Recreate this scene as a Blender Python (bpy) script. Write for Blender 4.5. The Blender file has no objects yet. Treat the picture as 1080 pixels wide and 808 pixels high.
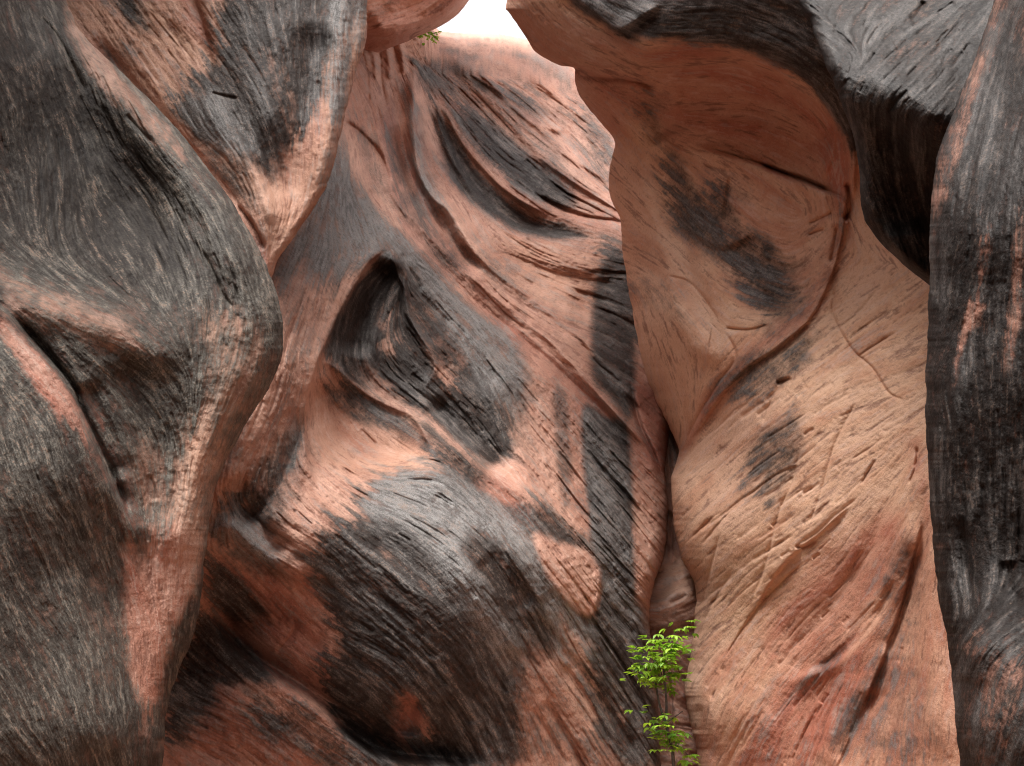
import bpy, math, random
import numpy as np

F32 = np.float32
rng = np.random.default_rng(11)
random.seed(5)
scene = bpy.context.scene
col = scene.collection

# ------------------------------------------------------------------ camera
FPX = 935.0
PITCH = math.radians(20)
CAM = np.array([0.0, 0.0, 1.6])
cp, sp = math.cos(PITCH), math.sin(PITCH)


def rays(px, py):
    xc = (px - 540.0) / FPX
    yc = (404.0 - py) / FPX
    return xc, cp - yc * sp, sp + yc * cp


def world_at(px, py, Y):
    dx, dy, dz = rays(px, py)
    k = Y / dy
    return np.stack([CAM[0] + dx * k, CAM[1] + dy * k, CAM[2] + dz * k], -1)


cam_d = bpy.data.cameras.new('camera')
cam = bpy.data.objects.new('camera', cam_d)
col.objects.link(cam)
cam.location = CAM
cam.rotation_euler = (math.radians(90) + PITCH, 0, 0)
cam_d.sensor_width = 36
cam_d.lens = 36 * FPX / 1080
cam_d.clip_start = 0.05
cam_d.clip_end = 5000
scene.camera = cam

# ------------------------------------------------------------------ numeric helpers


def smooth(a, b, x):
    t = np.clip((x - a) / (b - a), 0, 1)
    return t * t * (3 - 2 * t)


def catmull(pts, n=5, closed=False):
    p = np.array(pts, float)
    if len(p) < 3:
        return p
    if closed:
        q = np.vstack([p[-1], p, p[0], p[1]])
    else:
        q = np.vstack([2 * p[0] - p[1], p, 2 * p[-1] - p[-2]])
    out = []
    for i in range(1, len(q) - 2):
        a, b, c, d = q[i - 1], q[i], q[i + 1], q[i + 2]
        for t in np.linspace(0, 1, n, endpoint=False):
            out.append(0.5 * (2 * b + (c - a) * t + (2 * a - 5 * b + 4 * c - d) * t * t + (3 * b - a - 3 * c + d) * t ** 3))
    if not closed:
        out.append(q[-2])
    return np.array(out)


def polydist(X, Y, P, closed=False):
    """distance, signed side (+ right hand of travel), position along 0..1"""
    best = np.full(X.shape, 1e18, F32)
    sgn = np.ones(X.shape, F32)
    along = np.zeros(X.shape, F32)
    Q = np.vstack([P, P[:1]]) if closed else P
    seg = np.diff(Q, axis=0)
    L = np.hypot(seg[:, 0], seg[:, 1]) + 1e-9
    cum = np.concatenate([[0], np.cumsum(L)])
    for i in range(len(seg)):
        ax, ay = Q[i]
        ux, uy = seg[i] / L[i]
        rx, ry = X - F32(ax), Y - F32(ay)
        t = np.clip(rx * F32(ux) + ry * F32(uy), 0, F32(L[i]))
        ex, ey = rx - t * F32(ux), ry - t * F32(uy)
        d2 = ex * ex + ey * ey
        m = d2 < best
        best = np.where(m, d2, best)
        sgn = np.where(m, np.where(F32(ux) * ry - F32(uy) * rx >= 0, F32(1), F32(-1)), sgn)
        along = np.where(m, (F32(cum[i]) + t) / F32(cum[-1]), along)
    return np.sqrt(best), sgn, along


def inside(X, Y, P):
    c = np.zeros(X.shape, bool)
    n = len(P)
    for i in range(n):
        x1, y1 = P[i]
        x2, y2 = P[(i + 1) % n]
        if y1 == y2:
            continue
        cond = ((y1 > Y) != (y2 > Y)) & (X < (x2 - x1) * (Y - y1) / (y2 - y1) + x1)
        c ^= cond
    return c


def bilin(A, fx, fy):
    h, w = A.shape
    fx = np.clip(fx, 0, w - 1.001)
    fy = np.clip(fy, 0, h - 1.001)
    ix = fx.astype(np.int32)
    iy = fy.astype(np.int32)
    tx = (fx - ix).astype(F32)
    ty = (fy - iy).astype(F32)
    return (A[iy, ix] * (1 - tx) + A[iy, ix + 1] * tx) * (1 - ty) + (A[iy + 1, ix] * (1 - tx) + A[iy + 1, ix + 1] * tx) * ty


def vnoise(X, Y, cell, seed):
    r = np.random.default_rng(seed).random((256, 256)).astype(F32)
    x = X / cell + 1000
    y = Y / cell + 1000
    ix = np.floor(x).astype(np.int32)
    iy = np.floor(y).astype(np.int32)
    tx = (x - ix)
    ty = (y - iy)
    tx = tx * tx * (3 - 2 * tx)
    ty = ty * ty * (3 - 2 * ty)
    a = r[iy & 255, ix & 255]
    b = r[iy & 255, (ix + 1) & 255]
    c = r[(iy + 1) & 255, ix & 255]
    d = r[(iy + 1) & 255, (ix + 1) & 255]
    return ((a * (1 - tx) + b * tx) * (1 - ty) + (c * (1 - tx) + d * tx) * ty).astype(F32)


def fbm(X, Y, cell, seed, octv=4, gain=0.5):
    s = 0
    amp = 1.0
    tot = 0
    for k in range(octv):
        s = s + amp * vnoise(X, Y, cell / 2 ** k, seed + k * 17)
        tot += amp
        amp *= gain
    return s / tot


def lic(noise, C, S, L):
    h, w = noise.shape
    yy, xx = np.mgrid[0:h, 0:w].astype(F32)
    acc = noise.copy()
    tot = 1.0
    for sg in (1, -1):
        x = xx.copy()
        y = yy.copy()
        pc = C * sg
        ps = S * sg
        for k in range(L):
            x += pc
            y += ps
            ix = np.clip(x + 0.5, 0, w - 1).astype(np.int32)
            iy = np.clip(y + 0.5, 0, h - 1).astype(np.int32)
            wgt = F32(1 - k / L)
            acc += wgt * noise[iy, ix]
            c = C[iy, ix]
            s = S[iy, ix]
            flip = np.where(c * pc + s * ps < 0, F32(-1), F32(1))
            pc = c * flip
            ps = s * flip
            if sg == 1:
                tot += float(wgt)
            else:
                tot += float(wgt)
    acc /= tot
    m, sd = acc.mean(), acc.std()
    z = (acc - m) / (sd + 1e-6)
    return (1 / (1 + np.exp(-1.7 * z))).astype(F32)


def tps(ctrl, lam=0.02):
    c = np.array(ctrl, float)
    P = c[:, :2] / 300.0
    v = c[:, 2]
    n = len(P)
    d2 = ((P[:, None] - P[None]) ** 2).sum(-1)
    K = 0.5 * d2 * np.log(d2 + 1e-12)
    K += lam * np.eye(n)
    A = np.zeros((n + 3, n + 3))
    A[:n, :n] = K
    A[:n, n] = 1
    A[:n, n + 1:] = P
    A[n, :n] = 1
    A[n + 1:, :n] = P.T
    w = np.linalg.solve(A, np.concatenate([v, [0, 0, 0]]))

    def f(X, Y):
        x = (X / 300.0).astype(F32)
        y = (Y / 300.0).astype(F32)
        out = (w[n] + w[n + 1] * x + w[n + 2] * y).astype(F32)
        for i in range(n):
            q = (x - F32(P[i, 0])) ** 2 + (y - F32(P[i, 1])) ** 2
            out += F32(0.5 * w[i]) * q * np.log(q + F32(1e-12))
        return out
    return f


# ------------------------------------------------------------------ rock builder
# A rock wall is described on a chart of the wall: control distances, ridges, ledges and
# cracks (shape), bedding directions (grain), and desert varnish / iron tint patches (some paint in shade and sheen).


def apply_brushes(X, Y, D, brushes):
    for b in brushes:
        kind, pts, amp = b[0], catmull(b[1]), b[2]
        if kind == 'R':
            wl, wr, p = b[3], b[4], (b[5] if len(b) > 5 else 2)
            reach = max(wl, wr) * (3.0 if p >= 1.5 else 5.0)
        else:
            ws, W = b[3], b[4]
            reach = W * 2.6
        x0, y0 = pts.min(0) - reach
        x1, y1 = pts.max(0) + reach
        m = (X > x0) & (X < x1) & (Y > y0) & (Y < y1)
        if not m.any():
            continue
        xs, ys = X[m], Y[m]
        d, s, t = polydist(xs, ys, pts)
        taper = smooth(0, 0.16, t) * smooth(0, 0.16, 1 - t)
        taper = 0.06 + 0.94 * taper if kind == 'R' and amp > 0 else taper
        if kind == 'R':
            w = np.where(s > 0, F32(wr), F32(wl))
            prof = np.exp(-(d / w) ** p)
            D[m] -= amp * prof * taper
        else:
            prof = np.tanh(s * d / ws) * np.exp(-(d / W) ** 2)
            D[m] -= amp * prof * taper
    return D


def channel(X, Y, base, strokes):
    v = np.full(X.shape, base, F32)
    for st in strokes:
        kind, pts, val, f = st[:4]
        P = np.array(pts, float)
        pad = f * 1.6 + (st[4] if kind == 'L' else 0)
        x0, y0 = P.min(0) - pad - 30
        x1, y1 = P.max(0) + pad + 30
        m = (X > x0) & (X < x1) & (Y > y0) & (Y < y1)
        if not m.any():
            continue
        xs, ys = X[m], Y[m]
        if kind == 'P':
            Q = catmull(P, 4, True)
            d, _, _ = polydist(xs, ys, Q, True)
            sd = np.where(inside(xs, ys, Q), d, -d)
            k = smooth(-f, f, sd)
        else:
            Q = catmull(P, 5)
            d, _, _ = polydist(xs, ys, Q)
            k = smooth(-f, f, st[4] - d)
        v[m] = v[m] * (1 - k) + val * k
    return v


def orient_field(X, Y, strokes):
    px, py, c2, s2 = [], [], [], []
    for st in strokes:
        P = catmull(st, 3)
        for i in range(len(P) - 1):
            a = math.atan2(P[i + 1][1] - P[i][1], P[i + 1][0] - P[i][0])
            px.append((P[i][0] + P[i + 1][0]) / 2)
            py.append((P[i][1] + P[i + 1][1]) / 2)
            c2.append(math.cos(2 * a))
            s2.append(math.sin(2 * a))
    C = np.zeros(X.shape, F32)
    S = np.zeros(X.shape, F32)
    for i in range(len(px)):
        w = 1 / (((X - px[i]) ** 2 + (Y - py[i]) ** 2) + 120.0) ** 1.5
        C += w * c2[i]
        S += w * s2[i]
    a = 0.5 * np.arctan2(S, C)
    return a


def upsample(A, k, h, w):
    yy, xx = np.mgrid[0:h, 0:w].astype(F32)
    return bilin(A, xx / k, yy / k)


def make_canvas(L, seed):
    x0, y0, x1, y1 = L['bbox']
    w, h = int(x1 - x0), int(y1 - y0)
    g = 8
    gy, gx = np.mgrid[0:h // g + 2, 0:w // g + 2].astype(F32)
    a = orient_field(gx * g + x0, gy * g + y0, L['flow'])
    c2 = upsample(np.cos(2 * a), g, h, w)
    s2 = upsample(np.sin(2 * a), g, h, w)
    yy, xx = np.mgrid[0:h, 0:w].astype(F32)
    # bedding wobble
    wob = (fbm(xx + x0, yy + y0, 60, seed + 3, 3) - 0.5) * 0.45
    ang = 0.5 * np.arctan2(s2, c2) + wob
    C, S = np.cos(ang).astype(F32), np.sin(ang).astype(F32)
    r = np.random.default_rng(seed)
    fine = lic(r.random((h, w)).astype(F32), C, S, L.get('lf', 6))
    # mid: coarse noise cells about 3 px, long streaks, half resolution
    Ch, Sh = C[::2, ::2], S[::2, ::2]
    hh, wh = Ch.shape
    n2 = r.random((hh, wh)).astype(F32)
    n2 = (n2 + np.roll(n2, 1, 0) + np.roll(n2, 1, 1) + np.roll(np.roll(n2, 1, 0), 1, 1)) / 4
    mid = upsample(lic(n2, Ch, Sh, L.get('lm', 13)), 2, h, w)
    Cq, Sq = C[::4, ::4], S[::4, ::4]
    n4 = vnoise(*np.meshgrid(np.arange(Cq.shape[1], dtype=F32), np.arange(Cq.shape[0], dtype=F32)), 2.2, seed + 9)
    big = upsample(lic(n4, Cq, Sq, 13), 4, h, w)
    # tint channels at half resolution
    hy, hx = np.mgrid[0:h // 2 + 2, 0:w // 2 + 2].astype(F32)
    hx = hx * 2 + x0
    hy = hy * 2 + y0
    X, Y = xx + x0, yy + y0
    iso = fbm(X, Y, 34, seed + 21, 5, 0.6)
    iso2 = fbm(X, Y, 9, seed + 41, 3, 0.6)
    out = {'fine': fine, 'mid': mid, 'big': big, 'iso': iso, 'C': C, 'S': S}
    for ch in 'vrogd':
        b, st = L['chan'].get(ch, (0.0, []))
        v = upsample(channel(hx, hy, b, st), 2, h, w)
        if ch in 'v':
            # stain edges break into fingers along the bedding
            acc = 0
            for s_, A_, w_ in ((mid, 46, .4), (big, 44, .3), (fine, 26, .3)):
                q = A_ * (s_ - .5)
                acc = acc + w_ * bilin(v, xx + C * q, yy + S * q)
            v = acc + 0.34 * (fine - .5) + 0.24 * (mid - .5) + 0.14 * (big - .5) + 0.42 * (iso - .5) + 0.34 * (iso2 - .5)
            if 'x' in L['chan']:                 # water stains: straight down, across the bedding
                b2, st2 = L['chan']['x']
                x_ = upsample(channel(hx, hy, b2, st2), 2, h, w) + (.35 * (fine - .5) + .25 * (iso2 - .5)) * 0.8
                v = np.maximum(v, x_)
            if 'k' in L['chan']:                 # bare patches: the pale slab, and a lit pocket floor painted in
                b3, st3 = L['chan']['k']
                v = v * (1 - np.clip(upsample(channel(hx, hy, b3, st3), 2, h, w) + .3 * (iso2 - .5), 0, 1) * .95)
            v = np.clip((v - 0.10) / 0.80, 0, 1)
        elif ch in 'rog':
            v = v + 0.3 * (mid - .5) + 0.45 * (big - .5) + 0.5 * (iso - .5)
            v = np.clip(v, 0, 1)
        out[ch] = v.astype(F32)
    return out


def axis(a, b, lo, hi, fine, coarse):
    pts = []
    x = a
    while x < b:
        pts.append(x)
        x += fine if lo <= x <= hi else coarse
    pts.append(b)
    return np.array(pts, F32)


def curve_fn(pts):
    """pts (x, y) -> x as a smooth function of y"""
    P = np.array(pts, float)
    Q = catmull(P, 6)
    o = np.argsort(Q[:, 1], kind='stable')
    qy, qx = Q[o, 1], Q[o, 0]
    return lambda y: np.interp(y, qy, qx).astype(F32)


def mesh_grid(name, V, mats, attrs, parent=None):
    nt, ns = V.shape[:2]
    me = bpy.data.meshes.new(name)
    n = nt * ns
    me.vertices.add(n)
    me.vertices.foreach_set('co', V.reshape(-1).astype(F32))
    idx = np.arange(n, dtype=np.int32).reshape(nt, ns)
    q = np.stack([idx[:-1, :-1], idx[1:, :-1], idx[1:, 1:], idx[:-1, 1:]], -1).reshape(-1)
    nf = (nt - 1) * (ns - 1)
    me.loops.add(nf * 4)
    me.loops.foreach_set('vertex_index', q)
    me.polygons.add(nf)
    me.polygons.foreach_set('loop_start', np.arange(0, nf * 4, 4, dtype=np.int32))
    me.update(calc_edges=True)
    me.polygons.foreach_set('use_smooth', np.ones(nf, bool))
    for an, arr in attrs.items():
        at = me.attributes.new(an, 'FLOAT_COLOR', 'POINT')
        at.data.foreach_set('color', arr.reshape(-1).astype(F32))
    me.materials.append(mats)
    me.validate()
    ob = bpy.data.objects.new(name, me)
    col.objects.link(ob)
    if parent:
        ob.parent = parent
    return ob


def tag(o, label=None, cat=None, group=None, kind=None):
    if label:
        o['label'] = label
    if cat:
        o['category'] = cat
    if group:
        o['group'] = group
    if kind:
        o['kind'] = kind
    return o


def flake_cracks(L, cv, seed):
    """short cracks and flaked edges that follow the bedding"""
    out = []
    r = random.Random(seed + 1)
    x0, y0, x1, y1 = L['bbox']
    h, w = cv['C'].shape
    for poly, n, ln, amp, sgn in L.get('ticks', []):
        P = np.array(poly, float)
        lo, hi = P.min(0), P.max(0)
        made = 0
        for _ in range(n * 8):
            if made >= n:
                break
            x, y = r.uniform(lo[0], hi[0]), r.uniform(lo[1], hi[1])
            if not inside(np.array([x]), np.array([y]), P)[0]:
                continue
            made += 1
            pts = [(x, y)]
            total = r.uniform(*ln)
            pc = ps = 0
            for k in range(4):
                iy = int(min(max(y - y0, 0), h - 1)); ix = int(min(max(x - x0, 0), w - 1))
                c, s = float(cv['C'][iy, ix]), float(cv['S'][iy, ix])
                if (k == 0 and s < 0) or (k and c * pc + s * ps < 0):
                    c, s = -c, -s
                x += c * total / 4 + r.uniform(-.6, .6); y += s * total / 4 + r.uniform(-.6, .6)
                pc, ps = c, s
                pts.append((x, y))
            q = r.uniform(.15, 1.0) ** 1.3
            wa, wb = r.uniform(.7, 1.1), r.uniform(1.4, 4.5)
            if sgn * r.random() < 0 or (sgn == 0 and r.random() < .5):
                wa, wb = wb, wa
            out.append(('R', pts, -amp * q, wa, wb, 1.3))
    return out


def build_rock(name, L, seed, mat):
    cv = make_canvas(L, seed)
    x0, y0, x1, y1 = L['bbox']
    fl, fr = L['left'], L['right']
    xs = axis(L['xr'][0], L['xr'][1], L.get('fine', (-25, 1105))[0], L.get('fine', (-25, 1105))[1], L.get('step', 0.86), 7)
    s = (xs - xs[0]) / (xs[-1] - xs[0])
    ys = axis(y0, y1, -15, 822, L.get('step', 0.86), 7)
    if 'top' in L:
        t = (ys - ys[0]) / (ys[-1] - ys[0])
        tx, ty = np.array(L['top'], float).T
        ytop = np.interp(xs, tx, ty)
        Yp = ytop[None, :] + t[:, None] * (y1 - ytop[None, :])
    else:
        Yp = np.repeat(ys[:, None], len(xs), 1)
    Yp = Yp.astype(F32)
    lx, rx = fl(Yp), fr(Yp)
    jit = (fbm(Yp * 0 + 7, Yp, 18, seed + 5, 4, .6) - 0.5) * 4.5
    if L.get('roll_r'):
        rx = rx + jit
    if L.get('roll_l'):
        lx = lx + jit
    Xp = lx + s[None, :] * (rx - lx)
    Xp = Xp.astype(F32)
    sh = Xp.shape
    X, Y = Xp.ravel(), Yp.ravel()
    D = tps(L['ctrl'], L.get('lam', 0.004))(X, Y)
    dy = cp - (404.0 - Y) / FPX * sp
    px = (D / dy / FPX).astype(F32)         # metres per chart unit
    Off = apply_brushes(X, Y, np.zeros_like(D), L['brush'] + flake_cracks(L, cv, seed))

    def smp(k):
        return bilin(cv[k], X - x0, Y - y0)
    f_, m_, b_, i_ = smp('fine'), smp('mid'), smp('big'), smp('iso')
    st = smp('d')                            # bedding relief strength
    st = np.maximum(st, 0.05)
    groove = smooth(0.20, 0.02, m_) * 1.4 + smooth(0.16, 0.0, f_) * 1.1
    Off -= st * ((f_ - .5) * 1.1 + (m_ - .5) * 1.5 + (b_ - .5) * 3.2 - groove)
    Off -= st * (fbm(X, Y, 5, seed + 99, 2) - .5) * 2.0
    Off -= (fbm(X, Y, 46, seed + 77, 5, 0.55) - .5) * L.get('lump', 9)
    D = D + Off * px
    # roll over at free edges
    for side in ('roll_l', 'roll_r'):
        if L.get(side):
            w, R = L[side]
            e = (X - lx.ravel()) if side == 'roll_l' else (rx.ravel() - X)
            q = 1 - np.clip(e, 0, w) / w
            D += R * (1 - np.sqrt(np.maximum(0, 1 - q * q)))
    if L.get('roll_t'):
        w, R = L['roll_t']
        e = Y - np.repeat(ytop[None, :], sh[0], 0).ravel()
        q = 1 - np.clip(e, 0, w) / w
        D += R * (1 - np.sqrt(np.maximum(0, 1 - q * q)))
    V = world_at(X.astype(float), Y.astype(float), D.astype(float)).reshape(sh + (3,))
    A1 = np.stack([smp('v'), smp('r'), smp('o'), f_], -1).reshape(sh + (4,))
    A2 = np.stack([smp('g'), m_, b_, i_], -1).reshape(sh + (4,))

    def cat_cols(Vn, A1n, A2n, front):
        nonlocal V, A1, A2
        if front:
            V = np.concatenate([Vn, V], 1); A1 = np.concatenate([A1n, A1], 1); A2 = np.concatenate([A2n, A2], 1)
        else:
            V = np.concatenate([V, Vn], 1); A1 = np.concatenate([A1, A1n], 1); A2 = np.concatenate([A2, A2n], 1)
    # the rock turns away behind a free edge: rings running back from the lip
    lens = np.array([0.03, .08, .15, .24, .35, .5, .68, .9, 1.2, 1.6, 2.1, 2.8, 3.6])
    for side in ('roll_l', 'roll_r'):
        if not L.get(side):
            continue
        e = V[:, 0] if side == 'roll_l' else V[:, -1]
        inward = np.array([1.0, 0, 0]) if side == 'roll_l' else np.array([-1.0, 0, 0])
        ray = e - CAM
        ray /= np.linalg.norm(ray, axis=1, keepdims=True)
        rings, a1, a2 = [], [], []
        for k, ln in enumerate(lens):
            wob = (fbm(np.full(len(e), k * 9.0, F32), Yp[:, 0], 40, seed + 8, 3) - .5)[:, None] * 0.25 * min(1, ln)
            rings.append(e + ray * ln * L.get('back', 1.0) + inward * (ln * 0.28 + 0.01) + inward * wob * 0.5)
            j = min(int(4 + k * 5), V.shape[1] - 1)
            j = j if side == 'roll_l' else -1 - j
            a1.append(A1[:, j]); a2.append(A2[:, j])
        if side == 'roll_l':
            rings, a1, a2 = rings[::-1], a1[::-1], a2[::-1]
        cat_cols(np.stack(rings, 1), np.stack(a1, 1), np.stack(a2, 1), side == 'roll_l')
    if 'past' in L:                          # unseen wall beside and behind the viewer, added to cut frontal light
        side, vec = L['past']
        e = V[:, 0] if side == 'l' else V[:, -1]
        seq = np.array([.04, .09, .16, .25, .36, .5, .65, .82, 1.0])
        rg, a1, a2 = [], [], []
        for k, z in enumerate(seq):
            wob = (fbm(np.full(len(e), k * 23.0, F32), Yp[:, 0], 90, seed + 61, 3) - .5)[:, None] * np.array([1.2, 0, 0])
            rg.append(e + np.array(vec) * z + wob * min(1, z * 4))
            j = 1 + 2 * k
            j = j if side == 'l' else -1 - j
            a1.append(A1[:, j]); a2.append(A2[:, j])
        if side == 'l':
            rg, a1, a2 = rg[::-1], a1[::-1], a2[::-1]
        cat_cols(np.stack(rg, 1), np.stack(a1, 1), np.stack(a2, 1), side == 'l')
    # foot runs down into the ground, head carries on upward out of view
    foot = []
    b = V[-1]
    for z in np.linspace(0, 1, 7)[1:]:
        q = b.copy()
        q[:, 2] = b[:, 2] * (1 - z) + (-0.3) * z
        foot.append(q)
    if not L.get('nofoot'):
        V = np.concatenate([V, np.stack(foot)], 0)
        A1 = np.concatenate([A1, np.stack([A1[-2 - 3 * k] for k in range(6)])], 0)
        A2 = np.concatenate([A2, np.stack([A2[-2 - 3 * k] for k in range(6)])], 0)
    if 'head' in L:
        h = V[0]
        hv = np.array(L['head'])
        top = [h + hv[None] * z + np.array([0, 1, 0]) * (z ** 2) * L.get('headback', 1.0) for z in (1, .7, .45, .25, .1)]
        V = np.concatenate([np.stack(top), V], 0)
        A1 = np.concatenate([np.stack([A1[3 + 2 * k] for k in range(5)]), A1], 0)
        A2 = np.concatenate([np.stack([A2[3 + 2 * k] for k in range(5)]), A2], 0)
    ob = mesh_grid(name, V, mat, {'stone': A1, 'grain': A2})
    return tag(ob, L['label'], L['cat'], L.get('group'), 'thing')


# ------------------------------------------------------------------ materials


class NT:
    def __init__(self, mat):
        self.t = mat.node_tree
        self.n = self.t.nodes
        self.l = self.t.links

    def add(self, typ, **kw):
        n = self.n.new(typ)
        for k, v in kw.items():
            setattr(n, k, v)
        return n

    def link(self, a, b):
        self.l.new(a, b)

    def mix(self, fac, a, b, mode='MIX'):
        n = self.n.new('ShaderNodeMix')
        n.data_type = 'RGBA'
        n.blend_type = mode
        for sock, v in ((n.inputs[0], fac), (n.inputs[6], a), (n.inputs[7], b)):
            if hasattr(v, 'links'):
                self.l.new(v, sock)
            elif isinstance(v, (int, float)):
                sock.default_value = v
            else:
                sock.default_value = (*v, 1)
        return n.outputs[2]

    def math(self, op, a, b=0.0, c=None):
        n = self.n.new('ShaderNodeMath')
        n.operation = op
        for i, v in enumerate((a, b) if c is None else (a, b, c)):
            if hasattr(v, 'links'):
                self.l.new(v, n.inputs[i])
            else:
                n.inputs[i].default_value = v
        return n.outputs[0]

    def ramp(self, x, lo, hi):
        n = self.n.new('ShaderNodeMapRange')
        n.interpolation_type = 'SMOOTHSTEP'
        self.l.new(x, n.inputs[0])
        n.inputs[1].default_value = lo
        n.inputs[2].default_value = hi
        return n.outputs[0]

    def noise(self, scale, detail=5, rough=0.6, vec=None):
        n = self.n.new('ShaderNodeTexNoise')
        n.inputs['Scale'].default_value = scale
        n.inputs['Detail'].default_value = detail
        n.inputs['Roughness'].default_value = rough
        if vec is not None:
            self.l.new(vec, n.inputs['Vector'])
        return n.outputs['Fac']


def sandstone(name, salmon=(.55, .325, .24), red=(.37, .145, .10), orange=(.53, .315, .20),
              dark=(.024, .021, .020), grey=(.155, .152, .150), pale=(.105, .092, .083), fleck=0.3, grit=1.0, comb=1.25, cover=.978):
    m = bpy.data.materials.new(name)
    m.use_nodes = True
    t = NT(m)
    bs = t.n['Principled BSDF']
    a1 = t.add('ShaderNodeAttribute', attribute_name='stone')
    a2 = t.add('ShaderNodeAttribute', attribute_name='grain')
    s1 = t.add('ShaderNodeSeparateColor')
    s2 = t.add('ShaderNodeSeparateColor')
    t.link(a1.outputs['Color'], s1.inputs[0])
    t.link(a2.outputs['Color'], s2.inputs[0])
    v, r, o, f = s1.outputs[0], s1.outputs[1], s1.outputs[2], a1.outputs['Alpha']
    g, mid, big, iso = s2.outputs[0], s2.outputs[1], s2.outputs[2], a2.outputs['Alpha']
    tc = t.add('ShaderNodeTexCoord').outputs['Object']
    n1 = t.noise(2.2, 6, .62, tc)
    n2 = t.noise(22, 6, .65, tc)
    n3 = t.noise(120, 3, .6, tc)
    n4 = t.noise(55, 4, .7, tc)
    base = t.mix(o, salmon, orange)
    base = t.mix(r, base, red)
    # bedding lines: paler and darker laminae of the stone
    lam = t.math('ADD', t.math('MULTIPLY', f, .45), t.math('MULTIPLY', mid, .55))
    base = t.mix(t.math('MULTIPLY', t.ramp(lam, .52, .92), .45), base, (.70, .50, .41))
    base = t.mix(t.math('MULTIPLY', t.ramp(lam, .42, .08), .66), base, (.17, .072, .052))
    base = t.mix(t.math('MULTIPLY', t.ramp(n2, .52, .75), .34), base, (.25, .11, .075))
    base = t.mix(t.math('MULTIPLY', t.ramp(n4, .54, .74), .32), base, (.24, .11, .08))
    base = t.mix(t.math('MULTIPLY', t.ramp(n4, .46, .28), .30), base, (.72, .50, .39))
    base = t.mix(t.math('MULTIPLY', t.ramp(n1, .52, .74), .28), base, (.58, .37, .27))
    # desert varnish, with shade of hollows and sheen painted into its tones
    vc = t.mix(g, dark, grey)
    vc = t.mix(t.math('MULTIPLY', t.ramp(t.math('ADD', t.math('MULTIPLY', lam, .55), t.math('MULTIPLY', n4, .45)), .50, .75), t.math('MULTIPLY_ADD', g, .5, .2)), vc, pale)
    vc = t.mix(t.math('MULTIPLY', t.ramp(n2, .50, .72), .45), vc, (.012, .011, .011))
    stk = t.math('ADD', t.math('MULTIPLY', f, .42), t.math('ADD', t.math('MULTIPLY', mid, .16), t.math('MULTIPLY', n4, .42)))
    vc = t.mix(1.0, vc, t.math('MULTIPLY_ADD', t.ramp(stk, .28, .72), comb, 1.02 - comb * .48), 'MULTIPLY')
    vc = t.mix(1.0, vc, t.math('MULTIPLY_ADD', t.ramp(n3, .3, .7), .7, .65), 'MULTIPLY')
    fl = t.math('MULTIPLY', t.ramp(t.math('ADD', t.math('MULTIPLY', n4, .65), t.math('MULTIPLY', lam, .35)), .58, .70), fleck)
    vc = t.mix(fl, vc, (.33, .20, .14))
    vfac = t.math('ADD', v, t.math('MULTIPLY', t.math('SUBTRACT', n2, .5), .5))
    vfac = t.math('MULTIPLY', t.ramp(t.math('MULTIPLY_ADD', t.math('SUBTRACT', n3, .5), .5, vfac), -.05, .95), cover)
    c = t.mix(vfac, base, vc)
    t.link(c, bs.inputs['Base Color'])
    rough = t.math('MULTIPLY_ADD', n2, .35, .50)
    t.link(rough, bs.inputs['Roughness'])
    bs.inputs['Specular IOR Level'].default_value = 0.13
    bmp = t.add('ShaderNodeBump')
    bmp.inputs['Strength'].default_value = 0.55 * grit
    bmp.inputs['Distance'].default_value = 0.02
    hgt = t.math('ADD', t.math('MULTIPLY', n2, .6), t.math('ADD', t.math('MULTIPLY', n3, .25), t.math('MULTIPLY', n4, .4)))
    t.link(hgt, bmp.inputs['Height'])
    t.link(bmp.outputs[0], bs.inputs['Normal'])
    return m


def simple_mat(name, c, rough=.8, noise=None, c2=None, scale=8):
    m = bpy.data.materials.new(name)
    m.use_nodes = True
    t = NT(m)
    bs = t.n['Principled BSDF']
    bs.inputs['Roughness'].default_value = rough
    if c2:
        tc = t.add('ShaderNodeTexCoord').outputs['Object']
        n = t.noise(scale, 6, .6, tc)
        t.link(t.mix(t.ramp(n, .35, .65), c, c2), bs.inputs['Base Color'])
    else:
        bs.inputs['Base Color'].default_value = (*c, 1)
    return m


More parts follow.
